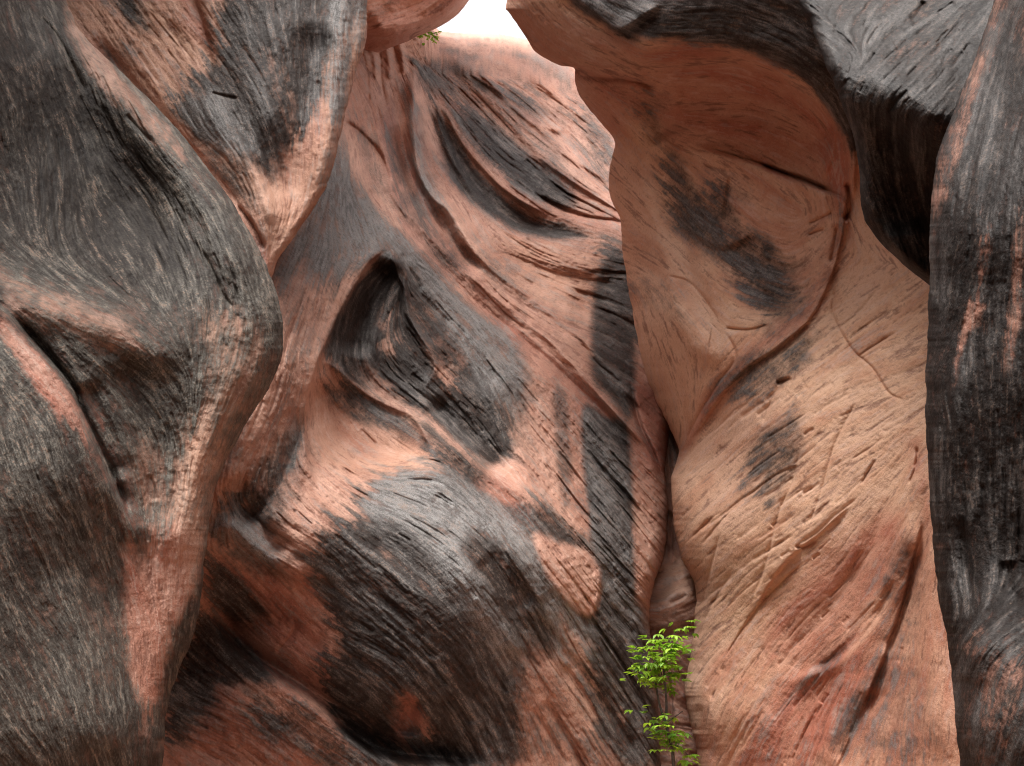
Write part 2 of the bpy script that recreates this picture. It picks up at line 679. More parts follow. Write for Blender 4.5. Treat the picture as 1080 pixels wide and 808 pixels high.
#@@LAYERS@@
# ------------------------------------------------------------------ A: near left buttress
A = dict(
    label='large olive grey weathered buttress at far left with a pink streak low on its edge', cat='rock wall',
    bbox=(-300, -160, 320, 900), xr=(-300, 300),
    left=lambda y: np.full_like(y, -300),
    right=curve_fn([(20, -170), (30, -100), (70, 0), (85, 33), (123, 71), (171, 119), (200, 152), (241, 208), (268, 253), (285, 290), (295, 320),
                    (299, 368), (286, 405), (260, 446), (242, 479), (226, 520), (219, 570), (214, 605), (206, 664), (188, 709), (176, 746), (172, 808), (174, 900)]),
    roll_r=(34, 0.35), back=1.0, head=(-0.3, 0, 7.0), headback=1.5, past=('l', (-0.6, -14, 0)),
    ctrl=[(-300, -100, 2.2), (-300, 400, 1.6), (-300, 850, 1.45), (0, -150, 4.6), (0, 0, 4.35), (0, 150, 4.2), (0, 300, 3.75), (0, 450, 3.2), (0, 600, 3.0), (0, 800, 2.75),
          (60, 60, 4.75), (110, 150, 4.95), (150, 230, 4.95), (150, 300, 4.62), (90, 345, 4.0), (135, 400, 4.2), (185, 480, 4.45), (255, 350, 4.85),
          (285, 350, 5.1), (280, 260, 5.35), (200, 130, 5.55), (120, 50, 5.7), (70, -20, 5.8), (40, -150, 6.3), (225, 480, 4.75), (200, 600, 4.5), (170, 740, 4.25), (150, 880, 4.2),
          (100, 620, 3.85), (60, 500, 3.42), (60, 700, 3.3), (120, 780, 3.6)],
    brush=[
        ('R', [(95, -30), (120, 80), (175, 160), (235, 235), (262, 320)], 22, 26, 30),          # lit shoulder along the free edge
        ('R', [(-120, -140), (-20, -20), (50, 80), (105, 160), (150, 225), (172, 275)], -46, 50, 60),                     # dark hollow
        ('R', [(-40, 300), (20, 318), (95, 338), (150, 362), (190, 400)], 26, 26, 22),           # lit ledge below the hollow
        ('R', [(120, 375), (150, 430), (165, 500), (150, 560)], -22, 26, 30),
        ('R', [(255, 360), (235, 430), (205, 510), (185, 600)], 16, 20, 22),
        ('S', [(-60, 295), (0, 327), (26, 353), (55, 385), (71, 405), (80, 428), (100, 472), (119, 513), (142, 562)], 17, 2.0, 30),
        ('R', [(10, 330), (30, 350), (75, 404), (86, 430), (106, 472), (124, 513), (140, 550)], -26, 5, 3, 1.6),
        ('R', [(90, 400), (112, 460), (128, 510)], -22, 12, 12),
        ('R', [(40, 14), (62, 40), (84, 84), (92, 100)], -9, 3, 2, 1.2),
        ('R', [(118, 66), (140, 98), (165, 125), (185, 140)], -8, 3, 2, 1.2),
        ('R', [(132, 120), (150, 140), (163, 152)], -6, 3, 1.5, 1.2),
        ('R', [(213, 262), (224, 285), (236, 312), (250, 328)], -8, 2.6, 1.6, 1.2),
        ('R', [(157, 500), (163, 515), (164, 530)], -7, 2, 2, 1.2),
        ('R', [(60, 600), (90, 700), (110, 800)], 12, 30, 30),
        ('R', [(150, 560), (135, 650), (140, 750)], -8, 30, 30),
    ],
    ticks=[([(60, 0), (200, 150), (290, 300), (290, 360), (220, 330), (100, 130)], 90, (12, 67), 2.7, 1), ([(0, 0), (60, 20), (160, 200), (150, 290), (0, 280)], 108, (12, 75), 2.3, 0),
           ([(190, 330), (295, 340), (210, 620), (170, 720), (150, 560)], 126, (10, 54), 2.3, 0), ([(0, 380), (80, 450), (150, 620), (160, 808), (0, 808)], 198, (8, 51), 2.3, 0), ([(90, 350), (190, 400), (200, 520), (150, 540)], 63, (10, 60), 2.7, 0)],
    flow=[[(0, 20), (40, 120), (60, 240)], [(-200, 0), (-180, 400), (-200, 800)], [(60, 10), (110, 110), (170, 200), (200, 260)], [(90, 40), (180, 150), (260, 260), (285, 330)],
          [(100, 200), (140, 290)], [(0, 290), (60, 325), (130, 355), (170, 390)], [(140, 390), (185, 440), (195, 520)], [(285, 360), (262, 440), (225, 520), (205, 620), (180, 720)],
          [(240, 330), (225, 430), (190, 520), (170, 600)], [(10, 350), (70, 420), (110, 510), (140, 570)], [(0, 420), (50, 520), (100, 640), (150, 760)], [(0, 600), (60, 700), (110, 808)],
          [(-50, 500), (-30, 700)], [(140, 590), (160, 680), (160, 780)], [(0, 760), (60, 840)]],
    chan=dict(
        v=(0.9, [('P', [(-20, 50), (60, 70), (150, 160), (190, 260), (140, 290), (40, 240)], 1.1, 26), ('P', [(0, 280), (50, 305), (110, 325), (150, 350), (140, 372), (90, 360), (40, 338), (0, 322)], .5, 16),
                  ('P', [(66, 0), (84, 0), (120, 65), (175, 130), (190, 165), (165, 150), (110, 95), (80, 50)], .42, 9),
                  ('P', [(215, 335), (262, 330), (290, 360), (284, 400), (252, 450), (225, 515), (205, 600), (196, 640), (172, 560), (185, 500), (215, 430)], .52, 22),
                  ('P', [(200, 460), (224, 450), (222, 520), (208, 580), (190, 620), (178, 545)], .3, 16),
                  ('P', [(126, 593), (143, 585), (178, 560), (204, 570), (200, 625), (182, 657), (178, 690), (167, 716), (166, 740), (152, 750), (141, 716), (130, 675)], .02, 12),
                  ('P', [(0, 335), (28, 362), (68, 405), (78, 432), (70, 442), (50, 425), (25, 385), (0, 355)], .08, 7),
                  ('P', [(85, 436), (104, 474), (122, 514), (140, 560), (134, 575), (112, 530), (95, 490), (82, 450)], .25, 8),
                  ('P', [(84, 400), (108, 440), (130, 500), (146, 550), (136, 545), (112, 480)], .5, 10),
                  ('P', [(140, 480), (170, 470), (180, 540), (150, 560)], .5, 16),
                  ('L', [(110, 470), (112, 700)], .8, 12, 20)]),
        r=(0.25, [('P', [(120, 585), (180, 550), (205, 600), (170, 760), (130, 700)], .62, 14), ('P', [(0, 325), (80, 400), (150, 560), (110, 530), (0, 370)], .8, 14),
                  ('P', [(80, 395), (110, 430), (150, 550), (110, 500)], .85, 10)]),
        o=(0.4, [('P', [(200, 330), (290, 340), (220, 530), (180, 540)], .6, 20)]),
        g=(0.48, [('P', [(-20, 40), (60, 60), (150, 150), (195, 260), (150, 300), (60, 270), (-20, 240)], .0, 26), ('P', [(0, 100), (40, 140), (60, 250), (0, 250)], .15, 30),  # grey weathering, with the hollow painted dark and the lit shoulder lighter
                  ('P', [(120, 60), (200, 130), (285, 280), (290, 360), (240, 330), (180, 200)], .62, 22), ('P', [(150, 380), (220, 370), (240, 450), (180, 560), (160, 470)], .7, 24),
                  ('P', [(0, 440), (70, 480), (130, 620), (160, 808), (160, 900), (-40, 900)], .55, 30), ('P', [(0, 560), (40, 600), (40, 720), (0, 700)], .2, 20)]),
        d=(.6, [('P', [(190, 320), (300, 320), (220, 560), (160, 560)], .9, 25)])),
)

# ------------------------------------------------------------------ C: second left face
C_ = dict(
    label='salmon and black rock face behind the olive left buttress, narrowing to a red wedge', cat='rock face',
    bbox=(-40, -160, 430, 420), xr=(-40, 390), fine=(50, 400), nofoot=True,
    left=lambda y: np.full_like(y, -40),
    right=curve_fn([(400, -170), (392, -60), (387, 0), (386, 40), (380, 62), (369, 100), (357, 150), (347, 190), (325, 228), (303, 260), (288, 288), (280, 330), (270, 420)]),
    roll_r=(10, 0.22), back=0.8, head=(0, 0, 5.0), headback=2.0,
    ctrl=[(-40, -100, 6.4), (-40, 300, 6.0), (60, 0, 6.9), (120, 20, 7.05), (120, 150, 6.6), (200, 60, 7.1), (200, 160, 6.75), (250, 150, 6.85), (250, 230, 6.6), (287, 285, 6.75), (300, 30, 7.1), (290, 120, 6.8),
          (345, 0, 7.5), (340, 100, 7.3), (330, 180, 7.15), (300, 240, 6.9), (280, 400, 6.9), (100, 400, 6.1), (380, -150, 7.4), (100, -150, 7.0), (250, -150, 6.9)],
    brush=[
        ('R', [(366, -60), (362, 20), (352, 100), (340, 170), (322, 215)], 12, 10, 16),
        ('R', [(335, 20), (325, 90), (310, 160), (290, 225)], -14, 22, 26),
        ('R', [(190, -40), (215, 30), (225, 80)], -10, 5, 14, 1.4),
        ('R', [(90, 30), (150, 100), (215, 175), (262, 235)], -16, 10, 16, 1.5),
        ('R', [(200, 90), (240, 150), (275, 215), (284, 270)], 10, 16, 14),
        ('R', [(255, 150), (278, 200), (290, 240)], 8, 8, 8),
        ('R', [(250, 215), (268, 240), (280, 265)], -9, 2, 5, 1.3),
        ('R', [(222, 97), (236, 101), (252, 104)], -5, 1.2, 2, 1.3),
        ('R', [(270, 165), (282, 190), (297, 225)], -5, 2, 5, 1.3),
    ],
    ticks=[([(100, 0), (380, 0), (345, 190), (288, 280)], 110, (10, 60), 2.2, 0)],
    flow=[[(80, 0), (160, 110), (230, 190), (280, 270)], [(130, 0), (200, 80), (250, 150), (285, 250)], [(230, 20), (290, 120), (300, 200)], [(300, 0), (320, 100), (310, 200), (290, 260)],
          [(365, 0), (358, 60), (346, 140), (330, 210), (295, 270)], [(200, 130), (260, 170)]],
    chan=dict(
        v=(0.14, [('P', [(238, -20), (370, -60), (362, 20), (345, 74), (327, 123), (305, 156), (285, 190), (262, 170), (223, 160), (190, 130), (180, 106), (197, 82), (219, 59), (232, 37)], .92, 9),
                  ('P', [(110, -20), (148, -20), (152, 20), (146, 30), (125, 16)], .9, 8), ('P', [(120, 40), (150, 60), (158, 72), (140, 66)], .55, 8),
                  ('P', [(110, 55), (150, 100), (190, 150), (236, 205), (270, 250), (262, 252), (220, 200), (160, 130), (112, 75)], .62, 10),
                  ('P', [(362, -60), (388, -60), (387, 40), (372, 70), (366, 100), (352, 130), (345, 100), (356, 40)], .72, 7),
                  ('P', [(212, 150), (250, 165), (278, 215), (262, 225), (225, 180)], .62, 12),
                  ('L', [(352, 150), (340, 190)], .5, 6, 5)]),
        r=(0.3, [('P', [(100, 50), (140, 90), (250, 215), (290, 290), (270, 270), (200, 190)], .85, 14), ('P', [(190, -20), (220, 30), (228, 60), (190, 20)], .7, 10), ('P', [(290, 130), (340, 90), (330, 160), (300, 190)], .55, 14)]),
        o=(0.5, [('P', [(70, 0), (200, 0), (200, 110), (170, 120), (100, 40)], .75, 20)]),
        g=(0.08, [('P', [(355, -60), (390, -60), (380, 60), (350, 180), (335, 200), (345, 100)], 1.0, 10), ('P', [(190, 100), (250, 110), (270, 160), (220, 160)], .6, 14)]),  # first patch paints the pale highlight along the spine
        d=(0.5, [])),
)

# ------------------------------------------------------------------ F: overhang at the head of the slot
F_ = dict(
    label='pink fluted overhang at the top, left of the bright sky gap', cat='rock overhang',
    bbox=(320, -160, 600, 130), xr=(320, 480), nofoot=True,
    left=lambda y: np.full_like(y, 320),
    right=curve_fn([(575, -160), (540, -70), (494, 0), (487, 10), (478, 19), (458, 31), (441, 38), (428, 44), (412, 50), (396, 57), (376, 66), (356, 80), (342, 105), (335, 130)]),
    roll_r=(16, 0.8), back=1.0, head=(0, 0, 6.0), headback=3.0,
    ctrl=[(320, -150, 11), (320, 100, 11), (380, -150, 11.5), (520, -100, 13), (480, 0, 13.2), (440, 20, 13), (400, 0, 12), (400, 34, 12.4), (402, 46, 13.2), (418, 52, 13.4), (400, 62, 14.6), (375, 55, 14), (395, 90, 16.5), (360, 120, 17)],
    brush=[
        ('R', [(500, -40), (455, 15), (415, 32), (385, 40)], 14, 16, 16),
        ('R', [(470, -20), (430, 8), (395, 20)], -8, 8, 10),
    ],
    flow=[[(560, -80), (480, 5), (430, 30), (390, 42)], [(520, -100), (440, 0), (400, 15), (385, 25)], [(390, 45), (402, 60), (404, 80)], [(420, 40), (424, 56), (418, 70)]],
    chan=dict(v=(0.0, [('P', [(395, -20), (430, -10), (425, 10), (400, 12)], .4, 10)]), r=(.4, [('P', [(385, 35), (430, 38), (428, 66), (400, 90), (388, 60)], .7, 8)]), o=(.1, []), g=(.5, []), d=(1.0, [])),
)

# ------------------------------------------------------------------ E: central wall and dome
E_ = dict(
    label='broad central wall of swirling pink and charcoal stripes rising to a rounded dome', cat='rock wall',
    bbox=(110, -60, 800, 900), xr=(110, 730), fine=(160, 740), left=lambda y: np.full_like(y, 110),
    right=curve_fn([(790, -80), (790, 100), (770, 250), (745, 380), (712, 440), (704, 468), (702, 495), (704, 535), (702, 579), (694, 605), (686, 634), (685, 657), (688, 683), (692, 716), (695, 753), (698, 808), (705, 900)]),
    roll_r=(16, 0.5), back=1.0, roll_t=(40, 1.2),
    top=[(110, -60), (395, -40), (420, 20), (432, 33), (449, 35), (486, 35), (523, 43), (560, 54), (590, 67), (612, 82), (650, 112), (730, 200)],
    head=(0, 4, -0.6), headback=6.0,
    ctrl=[(110, -60, 11), (110, 200, 8.5), (110, 400, 6.9), (110, 600, 6.3), (110, 800, 6.0), (300, 0, 12), (370, 60, 13), (400, 100, 14), (430, 60, 15.6), (500, 70, 16.8), (560, 80, 17.6), (650, 140, 17.6), (740, 200, 17),
          (440, 130, 14.3), (520, 150, 15.4), (600, 180, 15.6), (640, 240, 14.8), (700, 260, 14.8), (560, 240, 14.5), (500, 230, 13.6), (430, 200, 12.4), (370, 170, 11.0), (350, 190, 9.6), (385, 230, 10.2), (320, 250, 8.3), (300, 300, 7.6), (345, 310, 8.2),
          (412, 256, 10.0), (465, 300, 11.1), (550, 320, 12.8), (620, 290, 14.0), (660, 340, 13.2), (720, 360, 13), (540, 390, 11.0), (600, 400, 11.5), (660, 430, 11.6), (690, 480, 11.4), (720, 440, 12),
          (325, 380, 7.5), (300, 420, 7.1), (370, 340, 8.9), (400, 330, 9.5), (440, 370, 9.6), (390, 400, 9.2), (370, 450, 8.6), (420, 450, 8.8), (455, 485, 8.0), (390, 500, 7.9), (500, 460, 9.3), (530, 490, 9.2), (520, 540, 8.1), (600, 500, 10.2), (560, 580, 8.1),
          (640, 560, 9.9), (690, 580, 10.4), (420, 560, 7.3), (460, 640, 7.05), (380, 640, 7.2), (540, 650, 7.7), (620, 650, 9.0), (670, 700, 9.6), (430, 730, 7.25), (560, 740, 8.0), (640, 780, 9.0), (690, 800, 9.5), (500, 800, 7.6),
          (330, 560, 6.9), (280, 580, 6.85), (235, 540, 6.6), (220, 600, 6.7), (300, 650, 7.2), (250, 660, 7.25), (330, 700, 7.3), (400, 770, 7.6), (200, 700, 7.2), (250, 740, 7.1), (330, 790, 7.3), (200, 800, 7.1), (300, 880, 7.4), (500, 880, 7.6), (690, 890, 9.4)],
    brush=[
        # dome: long flutes sweeping down to the right
        ('R', [(462, 110), (476, 145), (492, 175), (518, 206), (558, 236), (630, 254)], -15, 14, 11),
        ('R', [(452, 112), (458, 135), (468, 163), (485, 195), (502, 218)], -16, 5, 5),
        ('R', [(466, 108), (484, 145), (506, 173), (536, 202), (580, 228)], 13, 14, 4, 1.5),
        ('R', [(500, 72), (516, 86), (546, 116), (566, 131), (606, 141)], 9, 12, 4, 1.5),
        ('R', [(470, 56), (520, 112), (575, 165), (645, 215)], 7, 14, 5, 1.5),
        ('R', [(550, 74), (590, 104), (640, 150)], 6, 12, 4, 1.5),
        ('R', [(560, 203), (605, 225), (660, 235)], -8, 2, 6, 1.5),
        # pink folds left of the dome
        ('R', [(362, 101), (389, 119), (404, 155), (414, 205), (438, 234), (469, 265), (520, 312), (575, 355), (640, 425), (700, 490)], 20, 16, 5, 1.5),
        ('R', [(359, 125), (380, 140), (403, 167), (413, 200)], -15, 3, 6, 1.5),
        ('R', [(418, 125), (426, 165), (441, 203), (475, 252), (508, 292)], -32, 10, 12),
        ('R', [(436, 66), (436, 119), (440, 173), (455, 206), (476, 224), (498, 260), (525, 292)], 27, 8, 9, 1.6),
        ('R', [(376, 80), (396, 108), (416, 140)], 9, 8, 6, 1.5),
        ('R', [(390, 44), (396, 62), (398, 92)], 10, 3, 4), ('R', [(404, 42), (410, 58), (412, 86)], 10, 3, 4), ('R', [(418, 38), (424, 54), (427, 80)], 10, 3, 4),
        ('R', [(394, 40), (401, 60), (402, 84), (408, 112)], -7, 2, 4, 1.4), ('R', [(410, 30), (416, 52), (421, 70)], -5, 2, 4, 1.4), ('R', [(378, 48), (386, 70), (390, 110)], -6, 2, 5, 1.4),
        # ridges running down to the slot
        ('R', [(450, 262), (498, 315), (545, 352), (600, 402), (650, 455), (695, 520)], -17, 5, 9, 1.6),
        ('S', [(540, 352), (580, 385), (640, 440), (690, 500)], 6, 2, 14),
        ('R', [(520, 262), (560, 278), (600, 292), (660, 300)], -9, 4, 10, 1.5),
        ('R', [(540, 240), (590, 275), (650, 285)], 8, 12, 10),
        ('R', [(470, 235), (520, 285), (580, 330), (640, 385), (690, 450)], 11, 15, 4, 1.5),
        ('R', [(560, 160), (610, 195), (660, 226)], 7, 12, 3, 1.5), ('R', [(500, 90), (560, 140), (620, 178), (660, 200)], 6, 12, 3, 1.5), ('R', [(470, 60), (520, 92), (580, 128)], 5, 12, 3, 1.5),
        ('R', [(664, 400), (674, 445), (690, 480), (702, 515)], -14, 2.5, 3, 1.4),
        ('R', [(600, 310), (640, 322), (690, 380)], -14, 10, 14),
        ('R', [(605, 350), (630, 385), (660, 430), (672, 445)], -7, 2, 4, 1.3),
        # spur from the grey fan: sharp crest and the dark hollow beneath
        ('R', [(414, 252), (400, 266), (387, 278), (375, 299), (362, 321), (347, 352), (336, 376), (326, 410), (320, 445), (323, 485), (336, 520)], 24, 4, 16, 1.4),
        ('R', [(412, 272), (400, 298), (389, 324), (378, 350), (374, 378)], -40, 15, 16),
        ('R', [(414, 250), (417, 282), (427, 305), (431, 330), (441, 351), (457, 377), (458, 392), (449, 408), (452, 430)], 13, 7, 4, 1.4),
        ('R', [(418, 250), (450, 296), (490, 345), (525, 388), (548, 430)], 24, 24, 20, 1.7),
        ('R', [(422, 265), (432, 285), (446, 308)], -8, 4, 4, 1.5), ('R', [(436, 300), (458, 325), (480, 345)], -6, 3, 4, 1.4),
        ('R', [(452, 420), (478, 443), (508, 468), (538, 498)], -36, 14, 13),
        ('R', [(505, 402), (520, 424), (535, 450), (550, 478), (562, 512)], 10, 10, 4, 1.5),
        ('R', [(432, 435), (457, 463), (487, 480), (517, 504), (554, 524), (592, 554)], 24, 8, 10, 1.6),
        ('R', [(336, 376), (357, 391), (378, 409), (404, 425), (434, 438), (447, 457), (458, 480)], 15, 7, 4, 1.5),
        ('R', [(330, 400), (350, 440), (380, 470), (440, 478)], -22, 20, 18),
        ('R', [(340, 455), (385, 470), (430, 476), (458, 486)], -7, 8, 6),
        
        ('R', [(330, 520), (400, 508), (460, 492)], 10, 12, 12),
        ('S', [(530, 575), (548, 605), (572, 640)], -6, 1.6, 18), ('S', [(577, 608), (594, 630), (612, 648), (626, 648), (634, 614), (630, 595)], -3, 1.5, 12),
        # belly
        ('R', [(470, 560), (500, 620), (540, 680), (550, 700)], 12, 14, 14),
        ('R', [(505, 588), (535, 615), (560, 640)], -9, 14, 14),
        
        ('R', [(560, 640), (600, 690), (650, 760), (680, 808)], -10, 4, 8, 1.4),
        ('R', [(575, 735), (600, 780), (620, 815)], -9, 3, 6, 1.3), ('R', [(590, 695), (615, 730), (650, 790)], -7, 2, 5, 1.3), ('R', [(610, 640), (650, 690), (690, 760)], -8, 2, 5, 1.3),
        ('R', [(635, 600), (665, 650), (688, 700)], -7, 2, 5, 1.3), ('R', [(560, 745), (580, 775), (600, 808)], -6, 2, 4, 1.3),
        ('R', [(390, 560), (440, 600), (490, 650)], -7, 10, 10),
        # undercut along the foot
        ('R', [(205, 640), (230, 655), (262, 690), (300, 715), (340, 742), (365, 770), (400, 792), (450, 800), (520, 806)], -40, 16, 5, 1.6),
        ('S', [(205, 640), (230, 655), (262, 690), (300, 715), (340, 742), (365, 770), (400, 792), (450, 800), (520, 806)], 16, 3, 40),
        ('R', [(250, 655), (300, 660), (345, 690)], -10, 14, 16),
        ('R', [(290, 690), (310, 665), (308, 650)], -5, 2, 4, 1.3),
        ('R', [(434, 736), (431, 758), (430, 778)], -22, 10, 10, 2.0),
        # left: pleats under the near buttress edge
        ('R', [(300, 290), (296, 350), (285, 410), (250, 480), (225, 540)], 14, 18, 14),
        ('R', [(325, 425), (312, 470), (290, 520), (250, 560)], -20, 8, 14, 1.5),
        ('R', [(245, 500), (262, 540), (300, 590)], -15, 14, 14),
        ('R', [(230, 545), (275, 580), (330, 610)], 12, 10, 12),
        ('R', [(340, 520), (330, 570), (340, 620)], 8, 16, 16),
    ],
    ticks=[([(545, 372), (600, 420), (690, 500), (695, 620), (640, 610), (560, 520), (535, 450)], 144, (25, 142), 5.2, 1),
           ([(560, 560), (690, 620), (692, 808), (560, 808), (540, 700)], 90, (20, 120), 5.2, 1),
           ([(340, 540), (460, 500), (560, 600), (560, 780), (400, 780)], 126, (10, 60), 3.8, 1),
           ([(440, 70), (560, 65), (650, 150), (640, 230), (520, 190)], 90, (14, 75), 3.8, 1),
           ([(430, 240), (640, 250), (680, 420), (600, 400)], 81, (15, 90), 3.8, 1),
           ([(420, 270), (540, 380), (530, 490), (440, 440), (350, 390)], 81, (12, 60), 4.5, 1),
           ([(290, 290), (345, 300), (320, 420), (240, 560), (225, 540)], 81, (12, 67), 3.8, 0),
           ([(230, 560), (340, 500), (360, 680), (220, 640)], 72, (10, 52), 3.8, 1),
           ([(330, 410), (450, 480), (420, 530), (330, 520)], 45, (10, 60), 3.0, 1)],
    flow=[[(350, 160), (330, 220), (300, 290), (292, 340)], [(365, 170), (370, 230), (385, 260)], [(360, 190), (420, 250), (480, 320), (540, 390)], [(340, 260), (320, 340), (300, 420), (260, 490), (230, 560)],
          [(350, 330), (320, 410), (295, 500)], [(375, 100), (400, 180), (450, 260), (520, 340), (600, 410), (690, 500)], [(430, 80), (450, 160), (490, 230), (540, 300), (620, 370)],
          [(450, 60), (510, 130), (580, 185), (650, 215)], [(480, 45), (560, 95), (620, 150), (680, 230)], [(436, 42), (500, 48), (560, 66), (610, 95), (660, 135)], [(460, 120), (500, 200), (560, 240), (640, 250)], [(520, 265), (580, 285), (650, 292)], [(560, 320), (640, 350), (690, 380)],
          [(540, 380), (600, 440), (690, 530)], [(540, 450), (600, 520), (680, 610)], [(570, 560), (640, 650), (690, 740)], [(540, 640), (600, 740), (650, 830)],
          [(410, 270), (370, 300), (352, 350), (345, 390), (370, 420)], [(420, 290), (390, 340), (385, 380), (430, 420), (460, 450)], [(440, 300), (480, 350), (520, 410), (535, 470)], [(430, 360), (470, 400), (520, 440)], [(450, 430), (490, 470), (540, 520)],
          [(330, 420), (340, 470), (390, 500), (450, 490)], [(340, 400), (390, 430), (450, 470)], [(325, 500), (360, 530), (420, 560)], [(380, 520), (450, 560), (520, 620), (560, 700)], [(350, 560), (420, 620), (480, 680)], [(340, 660), (420, 710), (480, 780)],
          [(235, 520), (280, 560), (340, 590)], [(260, 600), (300, 640), (340, 680)], [(200, 640), (260, 700), (340, 760)], [(200, 740), (270, 770), (330, 810)], [(480, 640), (530, 740), (560, 808)]],
    chan=dict(
        v=(0.22, [
            ('P', [(352, 130), (364, 165), (390, 212), (434, 256), (490, 314), (550, 372), (552, 430), (540, 470), (500, 420), (450, 350), (415, 272), (385, 280), (360, 300), (310, 310), (287, 300), (300, 265), (330, 215)], .82, 10),
            ('P', [(290, 300), (350, 300), (345, 340), (320, 400), (290, 420), (300, 350)], .38, 14),
            ('P', [(414, 256), (400, 268), (388, 280), (375, 301), (362, 323), (347, 354), (345, 385), (362, 400), (390, 405), (432, 428), (452, 430), (458, 392), (441, 351), (430, 320), (426, 290)], 1.05, 6),  # varnish of the hollow, its shade painted in
            ('P', [(420, 262), (448, 300), (490, 350), (520, 395), (500, 400), (460, 385), (440, 350), (428, 310)], .86, 9),
            ('P', [(450, 415), (500, 405), (530, 445), (540, 480), (520, 490), (490, 470), (460, 445)], 1.0, 8),  # down-facing pocket, its shade painted with the varnish
            ('P', [(398, 330), (412, 335), (418, 358), (402, 362)], .5, 8), ('P', [(372, 388), (400, 392), (420, 415), (395, 410)], .45, 9),
            ('P', [(340, 378), (358, 390), (404, 424), (436, 438), (448, 458), (430, 445), (395, 430), (352, 402)], .3, 4),  # lit rim crest, painted by thinning the varnish
            ('P', [(428, 430), (462, 458), (492, 478), (525, 502), (580, 538), (565, 548), (520, 528), (480, 505), (452, 488), (438, 460)], .9, 8), ('P', [(545, 524), (590, 548), (630, 580), (655, 640), (635, 670), (590, 630), (555, 575)], .88, 8),
            ('P', [(330, 408), (352, 395), (400, 425), (448, 462), (455, 486), (400, 498), (350, 500), (322, 470)], .12, 9),
            ('P', [(335, 400), (360, 398), (405, 425), (440, 450), (446, 472), (405, 455), (350, 430)], .72, 8),  # stain under the rim together with the bowl's painted shade
            ('P', [(455, 480), (500, 510), (560, 560), (600, 590), (640, 660), (660, 720), (610, 690), (560, 640), (500, 590)], .8, 14),
            ('P', [(365, 535), (410, 500), (460, 496), (520, 540), (570, 600), (620, 690), (560, 700), (545, 808), (400, 810), (340, 740), (350, 660), (330, 600)], .93, 13),
            ('P', [(505, 505), (560, 530), (585, 575), (545, 555)], .2, 10),
            ('P', [(590, 640), (640, 640), (670, 700), (640, 720), (600, 690)], .45, 16),
            ('P', [(560, 690), (600, 690), (640, 740), (660, 810), (555, 810)], .42, 16),
            ('P', [(630, 600), (676, 640), (692, 720), (698, 810), (640, 790), (620, 690)], .85, 10),
            ('P', [(640, 260), (660, 260), (680, 330), (690, 380), (655, 345), (632, 320)], .85, 9),
            ('P', [(438, 64), (500, 76), (560, 122), (606, 178), (610, 215), (560, 200), (500, 160), (456, 112)], .5, 14),
            ('P', [(456, 106), (470, 125), (492, 165), (520, 200), (560, 228), (612, 243), (606, 253), (560, 250), (515, 228), (488, 205), (466, 165)], 1.0, 7),
            ('P', [(482, 110), (512, 128), (552, 162), (590, 193), (604, 216), (575, 214), (545, 197), (515, 167), (490, 137)], .97, 8),
            ('P', [(436, 66), (460, 62), (500, 78), (522, 98), (500, 103), (460, 93), (440, 84)], .8, 8), ('P', [(526, 88), (555, 100), (582, 120), (560, 121), (540, 108)], .75, 7),
            ('P', [(432, 110), (445, 110), (448, 170), (470, 215), (490, 250), (475, 245), (445, 205), (434, 160)], .62, 6),
            ('L', [(470, 48), (520, 70), (580, 108), (630, 150)], .5, 8, 5), ('L', [(500, 44), (560, 66), (610, 100)], .42, 7, 4), ('L', [(446, 60), (480, 84), (530, 120)], .45, 8, 5), ('L', [(545, 58), (590, 84), (640, 125)], .5, 8, 5),
            ('P', [(610, 110), (650, 150), (680, 210), (650, 205), (620, 170)], .62, 10),
            ('P', [(406, 136), (422, 150), (438, 200), (468, 252), (498, 292), (472, 288), (434, 242), (414, 190)], .62, 7),
            ('P', [(380, 135), (405, 180), (430, 230), (415, 225), (385, 180)], .55, 8),
            ('P', [(400, 90), (418, 95), (430, 150), (412, 150)], .3, 8),
            ('P', [(455, 200), (500, 260), (560, 310), (520, 300), (470, 250)], .5, 14),
            ('P', [(222, 545), (255, 510), (290, 470), (320, 440), (322, 480), (300, 520), (290, 560), (250, 590)], .72, 12),
            ('P', [(225, 545), (270, 560), (300, 585), (300, 610), (260, 600), (228, 575)], .7, 10),
            ('P', [(215, 595), (245, 600), (280, 640), (260, 660), (225, 640)], .85, 10),
            ('P', [(205, 645), (255, 680), (290, 715), (240, 725), (215, 760), (175, 790), (180, 700)], .97, 10),  # shade of the undercut painted as dark coating
            ('P', [(270, 750), (310, 745), (310, 780), (280, 785)], .75, 10),
            ('P', [(320, 740), (370, 790), (400, 812), (340, 812), (320, 780)], .7, 10),
            ('P', [(426, 728), (440, 735), (450, 770), (440, 786), (412, 784), (418, 755)], .3, 9),
        ]),
        k=(0.0, [('P', [(562, 563), (590, 572), (622, 582), (635, 612), (628, 645), (612, 647), (594, 629), (575, 604)], .8, 6), ('P', [(512, 500), (530, 488), (552, 505), (550, 522), (530, 515)], .55, 7)]),  # pale slab; second patch paints the warm-lit pocket floor
        x=(0.0, [('P', [(548, 528), (592, 548), (636, 584), (660, 645), (645, 690), (600, 668), (565, 615), (540, 570)], .8, 12), ('P', [(455, 482), (520, 520), (566, 552), (596, 600), (570, 600), (525, 560), (480, 520)], .75, 10),
                 ('P', [(456, 106), (470, 125), (492, 165), (520, 200), (560, 228), (612, 243), (606, 253), (560, 250), (515, 228), (488, 205), (466, 165)], .85, 8),
